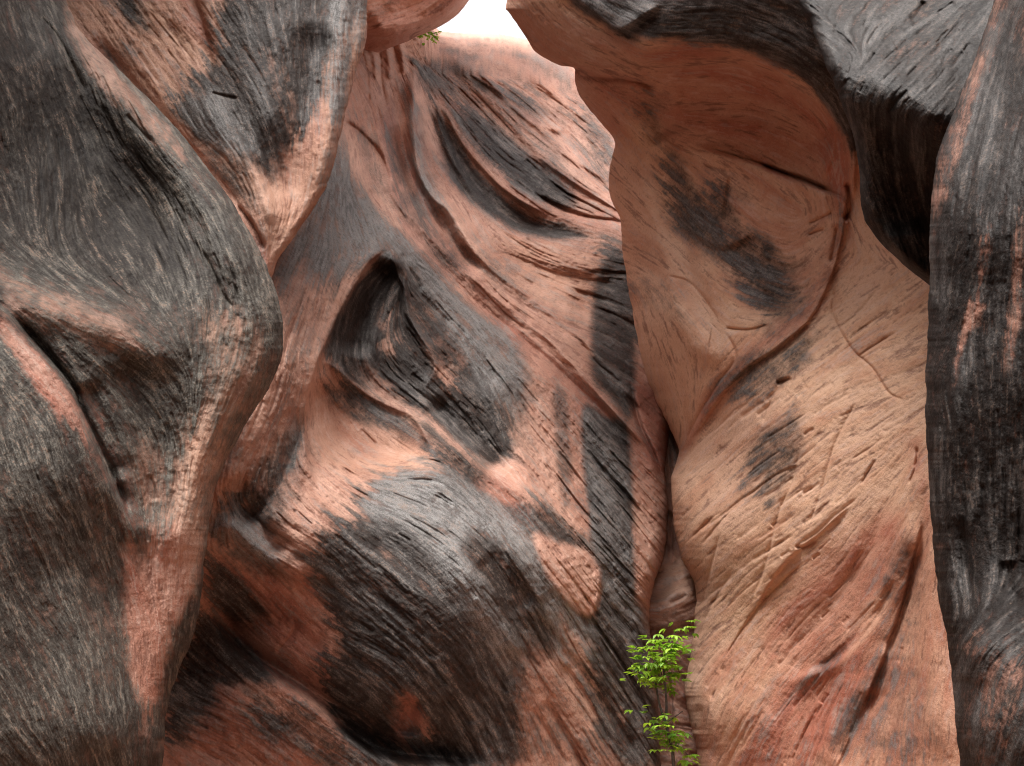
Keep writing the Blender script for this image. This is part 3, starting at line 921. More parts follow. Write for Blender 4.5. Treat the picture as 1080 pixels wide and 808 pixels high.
                 ('P', [(484, 112), (512, 130), (552, 164), (590, 194), (602, 214), (575, 212), (545, 195), (515, 165), (492, 138)], .75, 9), ('P', [(440, 66), (470, 68), (520, 98), (500, 103), (460, 93)], .6, 8), ('P', [(528, 88), (555, 100), (582, 119), (560, 120), (540, 108)], .6, 7),
                 ('P', [(412, 140), (424, 155), (440, 202), (468, 248), (490, 282), (468, 276), (436, 236), (420, 190)], .5, 6),
                 ('P', [(614, 428), (640, 440), (662, 450), (668, 520), (672, 640), (688, 700), (697, 810), (650, 740), (632, 640), (622, 560), (615, 500)], .95, 8), ('P', [(582, 408), (600, 420), (604, 520), (592, 540), (585, 480)], .6, 7), ('P', [(628, 285), (660, 270), (670, 330), (672, 400), (665, 445), (640, 420), (622, 390)], .8, 9), ('P', [(545, 395), (560, 402), (556, 455), (545, 470)], .5, 7)]),
        r=(0.32, [('P', [(404, 130), (424, 150), (470, 250), (500, 295), (430, 240)], .95, 8), ('P', [(410, 110), (440, 200), (520, 310), (690, 480), (700, 520), (600, 420), (500, 330), (420, 230)], .72, 12), ('P', [(210, 600), (330, 610), (360, 700), (340, 745), (260, 690)], .85, 20),
                  ('P', [(424, 728), (442, 735), (448, 775), (412, 775)], 1.0, 10), ('P', [(540, 545), (560, 540), (570, 560)], .7, 10), ('P', [(180, 700), (330, 730), (390, 810), (180, 810)], .6, 20),
                  ('P', [(330, 400), (440, 450), (440, 480), (340, 480)], .45, 14), ('P', [(500, 510), (530, 500), (560, 540), (540, 550)], .85, 10), ('P', [(660, 380), (700, 430), (710, 500), (680, 470)], .9, 8), ('P', [(550, 170), (650, 220), (640, 240), (560, 210)], .5, 10)]),
        o=(0.12, [('P', [(520, 255), (650, 260), (660, 330), (560, 310)], .5, 20), ('P', [(335, 410), (450, 470), (440, 500), (340, 490)], .55, 12), ('P', [(360, 660), (430, 760), (330, 740)], .5, 20)]),
        g=(0.10, [('P', [(350, 130), (366, 165), (390, 212), (432, 256), (488, 314), (550, 375), (545, 440), (470, 350), (415, 272), (340, 300), (287, 300), (320, 230)], .95, 10),  # grey fan and ribbon, their up-facing light painted in
                  ('P', [(400, 505), (455, 490), (540, 545), (600, 600), (625, 680), (590, 700), (575, 640), (530, 575), (490, 570), (520, 640), (555, 690), (530, 705), (480, 620), (440, 560), (380, 540)], 1.0, 12),  # sheen bands across the belly painted as lighter grey
                  ('P', [(228, 540), (290, 570), (300, 600), (240, 580)], .9, 10), ('P', [(614, 428), (665, 450), (690, 700), (640, 640), (618, 560)], .5, 8), ('P', [(432, 110), (448, 130), (450, 180), (490, 250), (470, 245), (440, 200)], 1.0, 7)]),
        d=(0.9, [('P', [(540, 380), (690, 500), (690, 640), (600, 620), (540, 480)], 1.3, 20), ('P', [(350, 540), (470, 500), (560, 640), (690, 700), (690, 810), (560, 808), (360, 700)], .65, 20), ('P', [(220, 560), (340, 560), (360, 720), (210, 700)], .5, 20), ('P', [(330, 410), (450, 470), (330, 500)], .7, 12),
                 ('P', [(400, 730), (450, 730), (450, 790), (400, 790)], .3, 8)])),
)

# ------------------------------------------------------------------ H: right wall
H_ = dict(
    label='tall orange wall right of the slot with a curved alcove and black stained top', cat='rock wall',
    bbox=(530, -160, 1180, 900), xr=(640, 1180), fine=(500, 1030), right=lambda y: np.full_like(y, 1180),
    left=curve_fn([(565, -170), (545, -80), (534, 0), (538, 14), (556, 41), (567, 56), (590, 69), (605, 72), (606, 88), (616, 108), (634, 130), (648, 150), (642, 178), (644, 208), (653, 230), (656, 260), (660, 290),
                   (666, 323), (672, 357), (680, 392), (690, 418), (700, 437), (710, 460), (716, 474), (712, 490), (708, 505), (708, 527), (713, 564), (720, 590), (732, 618), (733, 650), (728, 694), (722, 723), (725, 746), (735, 794), (742, 850), (748, 900)]),
    roll_l=(26, 0.8), back=1.2, head=(0, 0.5, 5.0), headback=2.0,
    ctrl=[(565, -150, 8.5), (800, -150, 6.2), (1150, -150, 4.8), (540, 0, 9.2), (605, 90, 9.6), (650, 150, 10.1), (648, 210, 10.8), (665, 290, 10.9), (685, 400, 10.9), (714, 474, 10.9), (712, 520, 10.2), (733, 630, 10.0), (727, 740, 9.8), (742, 800, 9.6), (750, 890, 9.5),
          (620, 40, 8.6), (650, 60, 8.4), (660, 30, 7.9), (720, 40, 7.5), (800, 40, 6.8), (860, 70, 6.5), (800, 110, 8.0), (720, 110, 8.8), (860, 170, 7.6), (700, 190, 9.6), (790, 180, 8.4), (760, 250, 8.9), (840, 290, 8.3), (700, 330, 9.8), (690, 260, 10.2), (750, 400, 9.3),
          (905, 250, 7.4), (940, 350, 6.9), (800, 440, 8.3), (900, 470, 7.0), (970, 450, 6.3), (760, 560, 9.0), (830, 600, 7.9), (900, 620, 7.1), (960, 600, 6.3), (770, 750, 8.8), (850, 740, 7.8), (930, 740, 6.6), (1000, 760, 5.7), (1100, 100, 5.6), (1150, 400, 5.0), (1150, 800, 4.8), (900, 880, 6.9)],
    brush=[
        # overhanging lip and alcove
        ('R', [(640, 50), (700, 42), (780, 48), (840, 70), (885, 115), (900, 150)], 26, 26, 16, 1.7),
        ('S', [(590, -10), (630, 18), (652, 34), (680, 18), (700, 5)], -9, 2, 16),
        ('R', [(700, 100), (760, 95), (830, 110), (880, 170)], -16, 30, 34),
        ('R', [(600, 78), (640, 82), (680, 88), (690, 100)], -12, 2.5, 5, 1.4),
        ('R', [(700, 60), (690, 110), (705, 150)], -12, 16, 16),
        ('R', [(735, 152), (760, 160), (800, 172), (840, 188), (880, 204), (897, 212)], -12, 1.4, 2.0, 1.3),
        ('R', [(800, 172), (825, 182), (850, 190), (878, 203)], -24, 1.8, 2.2, 1.5),
        ('S', [(730, 150), (800, 172), (850, 190), (897, 212)], 7, 2, 22),
        ('R', [(880, 130), (878, 160), (868, 190)], 6, 3, 6, 1.5),
        # arch edge between upper block and lower wall
        ('S', [(898, 120), (903, 180), (893, 240), (880, 290), (858, 335), (820, 368), (785, 392), (755, 428), (735, 455), (718, 480)], 6, 2, 46), ('R', [(764, 347), (776, 376), (758, 404), (737, 438), (722, 470)], -6, 1.2, 3, 1.3),
        ('R', [(895, 200), (890, 245), (878, 292), (855, 337), (818, 370), (784, 393), (754, 430), (728, 468)], -7, 2.2, 1.3, 1.3),
        ('R', [(893, 190), (897, 215), (890, 235)], -16, 3, 3, 1.4),
        ('R', [(884, 235), (880, 260), (876, 280)], -9, 2, 3, 1.4),
        # folds of the left nose
        ('R', [(700, 160), (708, 215), (722, 265), (735, 310), (765, 345)], -14, 12, 16),
        ('R', [(672, 170), (685, 220), (702, 270), (712, 320), (742, 370), (770, 360)], 12, 16, 12),
        ('R', [(770, 185), (766, 215), (764, 238)], -8, 2, 3, 1.3), ('R', [(740, 175), (775, 182), (778, 195)], -4, 3, 4, 1.3),
        ('S', [(705, 205), (730, 245), (763, 262), (800, 245)], -5, 3, 14),
        ('R', [(668, 300), (690, 350), (700, 410), (708, 450)], -9, 12, 14),
        ('R', [(763, 346), (790, 348), (812, 342)], -6, 1.6, 2, 1.3),
        ('R', [(852, 236), (866, 230), (880, 222)], -5, 1.2, 2.5, 1.3), ('R', [(852, 248), (862, 244), (870, 241)], -5, 1.2, 2.5, 1.3),
        # cracks of the lower wall
        ('R', [(885, 290), (878, 325), (886, 348), (900, 370), (920, 388), (938, 415), (960, 423)], -6, 1.4, 1.8, 1.3),
        ('R', [(830, 398), (815, 420), (803, 450)], -7, 3, 5, 1.4), ('R', [(818, 404), (835, 399)], -10, 2, 3, 1.4),
        ('R', [(845, 470), (835, 510), (822, 540), (806, 600), (790, 640)], -6, 1.5, 4, 1.3), ('R', [(760, 560), (745, 620), (738, 660)], -4, 1.2, 3, 1.3), ('R', [(905, 420), (880, 470), (866, 520), (850, 560)], -5, 1.2, 3.5, 1.3), ('R', [(930, 300), (905, 330), (880, 350)], -4, 1.2, 2.5, 1.3), ('R', [(700, 290), (730, 300), (760, 340)], -4, 1.5, 4, 1.3), ('R', [(735, 580), (770, 540), (820, 500), (850, 490)], -4, 1.2, 3, 1.3), ('R', [(760, 700), (800, 640), (850, 590)], -5, 1.2, 3, 1.3),
        ('R', [(905, 525), (880, 545), (862, 562), (840, 576)], -6, 1.2, 4, 1.3), ('R', [(862, 570), (850, 577), (838, 577)], -8, 1.4, 2.2, 1.4),
        ('S', [(905, 525), (870, 558), (832, 590), (810, 620), (795, 650)], 5, 1.5, 20),
        ('R', [(924, 484), (916, 498), (908, 512)], -6, 1.2, 2, 1.3), ('R', [(968, 470), (966, 492), (958, 512)], -8, 1.3, 2.2, 1.3),
        ('R', [(955, 450), (940, 520), (905, 600), (850, 670), (815, 690)], -7, 8, 12, 1.6),
        ('R', [(975, 470), (955, 560), (920, 640), (880, 690), (830, 720)], 10, 12, 12),
        ('R', [(945, 610), (925, 650), (890, 690), (850, 712)], -9, 3, 7, 1.5),
        ('S', [(925, 640), (890, 690), (850, 710), (830, 720)], -8, 3, 20),
        ('S', [(975, 540), (964, 590), (950, 645), (930, 700), (905, 760)], 9, 2, 26), ('R', [(968, 570), (958, 620), (942, 668), (930, 695)], -12, 5, 9, 1.5),
        ('S', [(922, 718), (902, 765), (880, 815)], 8, 2, 22), ('R', [(918, 725), (900, 765), (880, 808)], -9, 4, 6, 1.5),
        ('R', [(985, 540), (980, 640), (985, 720), (1000, 810)], 10, 14, 14),
        ('R', [(742, 500), (735, 520), (725, 545)], -4, 3, 5, 1.3),
        ('R', [(790, 520), (760, 545), (735, 560)], -4, 1.5, 3, 1.3), ('R', [(775, 600), (750, 640), (735, 680)], -5, 2, 4, 1.3), ('R', [(800, 640), (775, 690), (760, 740)], -5, 2, 4, 1.3),
        ('S', [(732, 612), (735, 650), (730, 690), (724, 720)], 4, 2, 14),
        ('R', [(735, 740), (745, 770), (755, 808)], -8, 5, 8, 1.5), ('R', [(765, 700), (750, 740)], -6, 2, 4, 1.3),
    ],
    ticks=[([(730, 470), (880, 300), (970, 300), (975, 480), (780, 720), (720, 720), (712, 560)], 144, (8, 60), 3.4, 1), ([(780, 720), (960, 520), (990, 800), (780, 808)], 81, (10, 67), 3.8, 1), ([(620, 80), (890, 130), (860, 320), (700, 330)], 45, (8, 45), 2.6, 0)],
    flow=[[(545, 0), (600, 60), (680, 90)], [(700, 60), (780, 60), (860, 90), (890, 150)], [(720, 110), (790, 120), (860, 150)], [(600, 90), (650, 140), (680, 180)], [(650, 170), (690, 200), (740, 260)], [(660, 270), (700, 290), (740, 340)], [(700, 230), (760, 290), (830, 320)], [(770, 250), (830, 290), (870, 260)],
          [(680, 330), (700, 390), (716, 460)], [(760, 420), (830, 350), (880, 290)], [(735, 470), (800, 400), (880, 330), (940, 290)], [(720, 540), (790, 480), (860, 440), (960, 380)], [(720, 590), (790, 540), (850, 500), (960, 430)], [(740, 660), (800, 600), (870, 550), (960, 470)],
          [(750, 740), (820, 650), (900, 590), (965, 500)], [(800, 790), (860, 700), (930, 630), (965, 560)], [(870, 800), (920, 700), (960, 620)], [(960, 790), (975, 700), (985, 600)], [(905, 150), (910, 220), (940, 270)], [(735, 800), (745, 700)]],
    chan=dict(
        v=(0.02, [('L', [(975, 560), (940, 650), (890, 720), (840, 760)], .12, 12, 10), ('P', [(592, -30), (640, 30), (655, 38), (690, 40), (780, 52), (840, 80), (880, 125), (905, 165), (915, 120), (880, 40), (860, -40)], 1.0, 7),
                  ('P', [(700, 160), (722, 170), (735, 205), (765, 185), (782, 200), (775, 235), (810, 250), (840, 280), (848, 330), (820, 350), (785, 310), (760, 280), (730, 260), (708, 225)], .68, 12),
                  ('P', [(712, 190), (735, 215), (760, 245), (740, 255), (715, 230)], .78, 14), ('P', [(775, 262), (808, 255), (835, 300), (825, 335), (785, 305)], .78, 16),
                  ('L', [(892, 235), (868, 300), (830, 348), (780, 386), (750, 420)], .38, 10, 8),
                  ('P', [(672, 100), (700, 90), (702, 140), (690, 150), (668, 130)], .4, 10),
                  ('P', [(770, 392), (830, 360), (858, 345), (850, 395), (835, 400), (800, 420), (775, 410)], .6, 12),
                  ('P', [(800, 455), (835, 440), (845, 405), (850, 430), (835, 500), (812, 540), (790, 510), (785, 480)], .62, 10),
                  ('P', [(665, 290), (685, 290), (720, 320), (740, 350), (715, 340), (690, 330), (668, 330)], .3, 12),
                  ('P', [(930, 600), (965, 560), (975, 640), (950, 720), (920, 720)], .4, 12), ('P', [(860, 640), (930, 580), (930, 610), (870, 680)], .25, 14),  # first patch paints the shadowed fold near the wall's foot
                  ('P', [(900, 800), (920, 740), (920, 720), (960, 690), (1000, 810)], .35, 16), ('P', [(905, 720), (920, 725), (890, 800), (870, 790)], .65, 9), ('P', [(860, 700), (900, 665), (880, 710), (840, 730)], .5, 10),
                  ('P', [(790, 740), (850, 720), (860, 810), (790, 810)], .3, 20), ('P', [(710, 520), (716, 520), (728, 590), (733, 640), (720, 600)], .5, 5)]),
        r=(0.08, [('P', [(690, 50), (800, 60), (870, 110), (900, 200), (800, 170), (700, 145)], .75, 14), ('P', [(534, 0), (600, 20), (690, 60), (700, 110), (640, 140), (560, 60)], .6, 16), ('P', [(890, 140), (905, 170), (895, 260), (850, 340), (780, 395), (720, 480), (740, 420), (790, 370), (860, 290)], .75, 12),
                  ('P', [(740, 160), (890, 215), (870, 280), (820, 330), (770, 300)], .48, 16), ('P', [(965, 470), (978, 560), (930, 650), (870, 690), (800, 730), (765, 812), (890, 812), (950, 720), (985, 600)], 1.0, 24), ('P', [(840, 620), (930, 540), (955, 580), (890, 690), (800, 700)], .85, 22), ('P', [(950, 600), (1015, 640), (1015, 812), (880, 812)], .6, 20), ('P', [(735, 690), (790, 690), (780, 808), (735, 808)], .5, 22)]),
        o=(0.38, [('P', [(534, 0), (690, 50), (640, 140), (560, 60)], .1, 20), ('P', [(640, 180), (700, 180), (760, 350), (700, 440), (660, 300)], .1, 16), ('P', [(730, 480), (800, 400), (850, 470), (760, 560)], .2, 24), ('P', [(890, 280), (970, 330), (970, 460), (860, 420)], .35, 24)]),
        g=(0.2, [('P', [(592, -30), (632, 12), (652, 32), (690, 10), (700, -30)], .6, 5)]),
        d=(0.4, [('P', [(900, 240), (970, 300), (970, 470), (860, 460), (880, 330)], .6, 20), ('P', [(700, 60), (860, 100), (880, 190), (720, 150)], .2, 20), ('P', [(720, 640), (860, 640), (860, 808), (730, 808)], .6, 20)])),
    lump=7,
)

# ------------------------------------------------------------------ I: hanging dark block, top right
I_ = dict(
    label='black overhanging rock at upper right with a lighter grey streaked top', cat='rock overhang',
    bbox=(830, -160, 1260, 440), xr=(880, 1260), nofoot=True, right=lambda y: np.full_like(y, 1260),
    left=curve_fn([(815, -170), (830, -80), (842, 0), (854, 20), (860, 42), (873, 74), (884, 102), (899, 138), (906, 175), (908, 220), (923, 249), (949, 276), (977, 299), (1000, 320), (1040, 360), (1100, 440)]),
    roll_l=(16, 0.35), back=0.8, head=(0, 0.5, 4.0), headback=2.0,
    ctrl=[(830, -150, 6.9), (842, 0, 5.5), (862, 45, 4.95), (880, 85, 4.6), (900, 140, 4.75), (908, 220, 5.0), (950, 276, 5.15), (980, 300, 5.2), (900, 0, 5.35), (950, 0, 5.2), (1000, 0, 4.9), (960, 60, 4.55), (1010, 80, 4.25), (940, 95, 4.25), (985, 125, 4.0), (940, 140, 4.55), (960, 200, 4.85), (990, 200, 4.6),
          (1100, 0, 4.4), (1250, 0, 4.0), (1250, 300, 3.8), (1100, 300, 4.4), (1000, -150, 5.8), (1200, -150, 5.0), (1100, 430, 4.6)],
    brush=[('R', [(868, 66), (905, 76), (945, 84), (985, 112), (1010, 130)], 5, 14, 14, 1.9), ('R', [(930, 130), (950, 180), (960, 250)], -14, 22, 22), ('R', [(985, 150), (975, 220), (980, 290)], -12, 10, 10), ('R', [(975, 0), (968, 15), (960, 22)], -9, 3, 4, 1.3)],
    ticks=[([(845, 0), (1040, 0), (1000, 120), (880, 80)], 72, (8, 45), 4.5, 0)],
    flow=[[(850, 20), (900, 60), (880, 90)], [(1010, 0), (960, 40), (910, 90)], [(1050, 0), (1000, 70), (960, 110)], [(905, 0), (880, 40)], [(890, 100), (905, 180), (940, 260)], [(940, 120), (955, 200), (975, 290)], [(985, 130), (980, 220)]],
    chan=dict(v=(1.0, [('P', [(900, 0), (1010, 0), (990, 80), (940, 80), (890, 60)], .92, 16)]), r=(.35, []), o=(.5, []),
              g=(.03, [('P', [(835, -80), (1040, -60), (1030, 60), (1000, 105), (950, 72), (900, 66), (862, 44)], .12, 9)]), d=(.7, [])),  # up-facing top painted lighter than the dark side below
    streak=1.0,
)

# ------------------------------------------------------------------ J: near right pillar
J_ = dict(
    label='near black rock pillar at the right edge with a pinkish upper left strip', cat='rock pillar',
    bbox=(960, -160, 1400, 900), xr=(1000, 1400), right=lambda y: np.full_like(y, 1400),
    left=curve_fn([(1075, -170), (1060, -60), (1048, 0), (1040, 25), (1028, 62), (1011, 104), (996, 142), (986, 178), (982, 223), (980, 297), (978, 353), (976, 427), (979, 483), (981, 530), (984, 575), (990, 630), (1000, 680), (1006, 730), (1012, 808), (1018, 900)]),
    roll_l=(30, 0.3), back=0.6, head=(0.6, 0, 6.0), headback=1.0, past=('r', (1.2, -14, 0)),
    ctrl=[(1060, -150, 4.6), (1048, 0, 4.2), (1011, 104, 3.75), (985, 180, 3.5), (980, 300, 3.4), (976, 430, 3.35), (982, 530, 3.35), (990, 630, 3.3), (1005, 730, 3.2), (1015, 880, 3.15), (1080, 0, 3.5), (1080, 150, 2.95), (1080, 300, 2.8), (1080, 450, 2.85), (1080, 600, 3.0), (1080, 690, 2.75), (1080, 800, 2.6),
          (1030, 250, 3.0), (1030, 420, 3.05), (1030, 560, 3.15), (1030, 690, 2.9), (1030, 760, 2.85), (1400, 0, 1.7), (1400, 400, 1.5), (1400, 800, 1.4), (1200, 400, 2.2), (1200, 0, 2.6), (1200, 800, 2.1), (1400, -150, 2.0)],
    brush=[('R', [(1052, 20), (1020, 110), (998, 180), (990, 250)], 9, 12, 12), ('R', [(1010, 540), (1018, 600), (1008, 680), (1012, 760)], -14, 10, 10, 1.7), ('R', [(1060, 670), (1030, 690), (1015, 720)], 12, 14, 14), ('R', [(1080, 640), (1065, 620), (1062, 590)], -9, 8, 8),
           ('S', [(1055, 100), (1040, 160), (1030, 250)], 4, 3, 20)],
    ticks=[([(1045, 0), (1085, 0), (1085, 808), (1010, 808), (980, 500), (985, 200)], 162, (10, 67), 3.0, 0)],
    flow=[[(1055, 0), (1020, 100), (995, 180), (985, 280)], [(1080, 60), (1050, 160), (1020, 280), (1005, 400)], [(1080, 200), (1065, 320), (1060, 440)], [(990, 400), (1000, 520), (1010, 640)], [(1050, 480), (1055, 600)], [(1080, 660), (1040, 690), (1020, 760)], [(1300, 0), (1280, 400), (1290, 800)]],
    chan=dict(v=(1.0, [('P', [(1012, 690), (1050, 670), (1080, 690), (1080, 808), (1016, 808)], .72, 22), ('P', [(1048, -20), (1075, -20), (1040, 80), (1020, 150), (1000, 200), (985, 260), (982, 210), (1010, 110), (1035, 40)], .6, 7), ('P', [(1030, 300), (1040, 320), (1022, 350), (1008, 395), (1006, 385), (1018, 330)], .4, 4), ('P', [(1070, 240), (1080, 240), (1078, 330), (1062, 400), (1056, 395), (1064, 330)], .5, 5), ('P', [(1035, 250), (1046, 250), (1040, 285), (1030, 275)], .4, 5), ('P', [(1060, 0), (1085, 0), (1085, 60), (1070, 60)], .7, 8)]),
              r=(.6, []), o=(.3, []), g=(.02, [('P', [(1075, 20), (1085, 20), (1085, 200), (1060, 180)], .08, 15), ('P', [(1010, 690), (1080, 660), (1080, 810), (1015, 810)], .1, 20)]), d=(.6, [])),
)

# ------------------------------------------------------------------ G: rock closing the slot
G_ = dict(
    label='narrow brown rock closing the back of the slot behind the sapling, with a pale ledge', cat='rock wall',
    bbox=(600, 340, 820, 900), xr=(600, 820), left=lambda y: np.full_like(y, 600), right=lambda y: np.full_like(y, 820), step=1.2,
    head=(0, 1.0, 1.0), headback=1.0,
    ctrl=[(600, 340, 16.5), (820, 340, 15), (600, 430, 14), (705, 430, 12.6), (600, 600, 12), (820, 600, 11.6), (690, 500, 12.1), (705, 570, 11.5), (700, 630, 10.9), (700, 655, 10.75), (720, 610, 11.1), (700, 720, 10.9), (720, 800, 10.7), (600, 890, 10.8), (820, 890, 10.8)],
    brush=[('R', [(670, 640), (695, 636), (715, 625), (740, 622)], 12, 5, 14, 1.7), ('R', [(670, 665), (700, 672), (740, 660)], -16, 10, 10), ('S', [(690, 560), (712, 585), (740, 598)], 8, 1.6, 18), ('S', [(690, 520), (706, 540), (730, 548)], -6, 1.5, 16), ('R', [(705, 470), (709, 540), (706, 600)], -7, 1.4, 2.5, 1.3), ('S', [(680, 690), (705, 705), (730, 740)], 8, 1.6, 18), ('R', [(700, 690), (708, 740), (704, 800)], -7, 1.4, 2.5, 1.3), ('R', [(695, 700), (712, 740), (725, 800)], 6, 8, 8)],
    ticks=[([(660, 380), (740, 380), (740, 808), (670, 808)], 90, (8, 40), 5, 1)],
    flow=[[(660, 640), (700, 635), (740, 615)], [(680, 440), (690, 500), (702, 580)], [(690, 690), (730, 740)], [(690, 780), (730, 790)]],
    chan=dict(v=(.25, [('P', [(670, 370), (716, 400), (720, 480), (690, 486), (672, 430)], .6, 6), ('P', [(682, 485), (705, 485), (702, 560), (695, 590), (690, 540)], .5, 5), ('P', [(680, 655), (720, 640), (735, 690), (690, 700)], .45, 10)]),
              r=(.5, [('P', [(680, 600), (735, 590), (735, 640), (680, 640)], .2, 10)]), o=(.4, []), g=(.5, []), d=(.8, [])),
)

JOBS = [('rock_buttress', A, 100, 'olive'), ('rock_spur', C_, 200, 'pink'), ('rock_overhang', F_, 300, 'pale'), ('canyon_wall', E_, 400, 'pink'),
        ('canyon_wall', H_, 500, 'orange'), ('rock_overhang', I_, 600, 'black'), ('rock_pillar', J_, 700, 'black'), ('slot_wall', G_, 800, 'brown')]
MAT = {
    'olive': sandstone('weathered_sandstone', salmon=(.47, .29, .225), grey=(.092, .085, .073), dark=(.022, .019, .016), pale=(.115, .102, .083), fleck=.45),
    'pale': sandstone('pale_pink_sandstone', salmon=(.60, .36, .28), red=(.46, .22, .17)),
    'pink': sandstone('pink_sandstone', comb=.95, grey=(.165, .158, .151), dark=(.024, .0205, .0185)),
    'orange': sandstone('orange_sandstone', salmon=(.68, .43, .30), orange=(.66, .385, .22), red=(.43, .155, .10), dark=(.024, .020, .018), fleck=.2),
    'black': sandstone('varnished_sandstone', salmon=(.36, .22, .17), dark=(.0115, .0088, .0076), grey=(.12, .112, .107), pale=(.043, .034, .029), fleck=.13, comb=1.0, cover=.993),
    'brown': sandstone('brown_sandstone', salmon=(.36, .22, .16)),
}
for nm, L, sd, mk in JOBS:
    build_rock(nm, L, sd, MAT[mk])

# ------------------------------------------------------------------ ground: sandy canyon floor
gm = simple_mat('canyon_sand', (.36, .20, .13), .9, c2=(.28, .15, .10), scale=3)
N = 90
u = np.linspace(-1, 1, N)
gx = np.sign(u) * (np.abs(u) ** 3) * 600
GX, GY = np.meshgrid(gx, gx)
GZ = ((fbm(GX.ravel().astype(F32), GY.ravel().astype(F32), 3.0, 55, 4) - .5) * 0.25).reshape(GX.shape)
V = np.stack([GX, GY, GZ - 0.05], -1)
z4 = np.zeros(V.shape[:2] + (4,), F32)
g = mesh_grid('ground', V[:, ::-1], gm, {'stone': z4})
tag(g, 'reddish sandy canyon floor between the rock walls', kind='structure')

# ------------------------------------------------------------------ sapling
bark = simple_mat('sapling_bark', (.10, .085, .07), .85, c2=(.055, .045, .04), scale=30)


def leaf_mat():
    m = bpy.data.materials.new('fresh_leaf')
    m.use_nodes = True
    t = NT(m)
    bs = t.n['Principled BSDF']
    at = t.add('ShaderNodeAttribute', attribute_name='tone')
    sc_ = t.add('ShaderNodeSeparateColor')
    t.link(at.outputs['Color'], sc_.inputs[0])
    c = t.mix(sc_.outputs[0], (.09, .24, .018), (.38, .60, .045))
    t.link(c, bs.inputs['Base Color'])
    bs.inputs['Roughness'].default_value = .5
    tr = t.add('ShaderNodeBsdfTranslucent')
    t.link(t.mix(.5, c, (.40, .62, .04)), tr.inputs['Color'])
    mx = t.add('ShaderNodeMixShader')
    mx.inputs[0].default_value = .38
    t.link(bs.outputs[0], mx.inputs[1])
    t.link(tr.outputs[0], mx.inputs[2])
    t.link(mx.outputs[0], t.n['Material Output'].inputs['Surface'])
    return m


leafm = leaf_mat()


def tube(name, paths, mat, parent):
    vs, fs = [], []
    for pts, r0, r1 in paths:
        P = catmull(pts, 5)
        n = len(P)
        base = len(vs)
        for i, p in enumerate(P):
            t = P[min(i + 1, n - 1)] - P[max(i - 1, 0)]
            t = t / (np.linalg.norm(t) + 1e-9)
            a = np.cross(t, [0, 1, 0.3]); a /= np.linalg.norm(a) + 1e-9
            b = np.cross(t, a)
            r = r0 + (r1 - r0) * i / (n - 1)
            for k in range(7):
                th = 2 * math.pi * k / 7
                vs.append(p + (a * math.cos(th) + b * math.sin(th)) * r)
        for i in range(n - 1):
            for k in range(7):
                k2 = (k + 1) % 7
                fs.append((base + i * 7 + k, base + i * 7 + k2, base + (i + 1) * 7 + k2, base + (i + 1) * 7 + k))
    me = bpy.data.meshes.new(name)
    me.from_pydata([tuple(v) for v in vs], [], fs)
    for p in me.polygons:
        p.use_smooth = True
    me.materials.append(mat)
    o = bpy.data.objects.new(name, me)
    col.objects.link(o)
    o.parent = parent
    return o


def leaves(name, spots, parent, seed, size=.065):
    r = random.Random(seed)
    vs, fs, tone = [], [], []
    for c, n, spread in spots:
        for _ in range(n):
            # a twig tip carrying a spray of three to five toothed leaflets
            q = np.array([r.gauss(0, spread[0]), r.gauss(0, spread[1]), r.gauss(0, spread[2])]) + c
            th = r.uniform(0, 2 * math.pi)
            tilt = r.uniform(-.7, .45)
            nl = r.choice((3, 3, 5))
            tn = r.random()
            for k in range(nl):
                a = th + (k - (nl - 1) / 2) * r.uniform(.55, .8)
                d = np.array([math.cos(a), math.sin(a), tilt + r.uniform(-.25, .1)])
                d /= np.linalg.norm(d)
                sd = np.cross(d, [0, 0, 1]); sd /= np.linalg.norm(sd)
                up = np.cross(sd, d)
                ln = size * r.uniform(.7, 1.35)
                w = ln * r.uniform(.22, .32)
                o = q + d * .015
                b = len(vs)
                droop = -up * ln * r.uniform(.05, .22)
                prof = [(0, 0, 0), (.28, .8, .12), (.5, 1.0, .16), (.66, .72, .10), (1.0, 0, 0)]
                mid = [o + d * ln * p[0] + droop * p[0] ** 2 for p in prof]
                for i, p in enumerate(prof):
                    vs.append(mid[i])
                for i in (1, 2, 3):
                    vs.append(mid[i] + sd * w * prof[i][1] + up * w * .35)
                    vs.append(mid[i] - sd * w * prof[i][1] + up * w * .35)
                L_, R_ = [b + 5, b + 7, b + 9], [b + 6, b + 8, b + 10]
                fs += [(b, b + 1, L_[0]), (b, R_[0], b + 1), (b + 1, b + 2, L_[1], L_[0]), (b + 2, b + 1, R_[0], R_[1]), (b + 2, b + 3, L_[2], L_[1]), (b + 3, b + 2, R_[1], R_[2]), (b + 3, b + 4, L_[2]), (b + 4, b + 3, R_[2])]
                tt = min(1, max(0, tn * .9 + r.uniform(-.15, .25)))
                tone += [tt] * 11
    me = bpy.data.meshes.new(name)
    me.from_pydata([tuple(v) for v in vs], [], fs)
    at = me.attributes.new('tone', 'FLOAT_COLOR', 'POINT')
    arr = np.zeros((len(vs), 4), F32)
    arr[:, 0] = tone
    at.data.foreach_set('color', arr.ravel())
    me.materials.append(leafm)
    o = bpy.data.objects.new(name, me)
    col.objects.link(o)
    o.parent = parent
    return o


TY = 8.6


def tp(x, y, dy=0.0):
    return world_at(float(x), float(y), TY + dy)


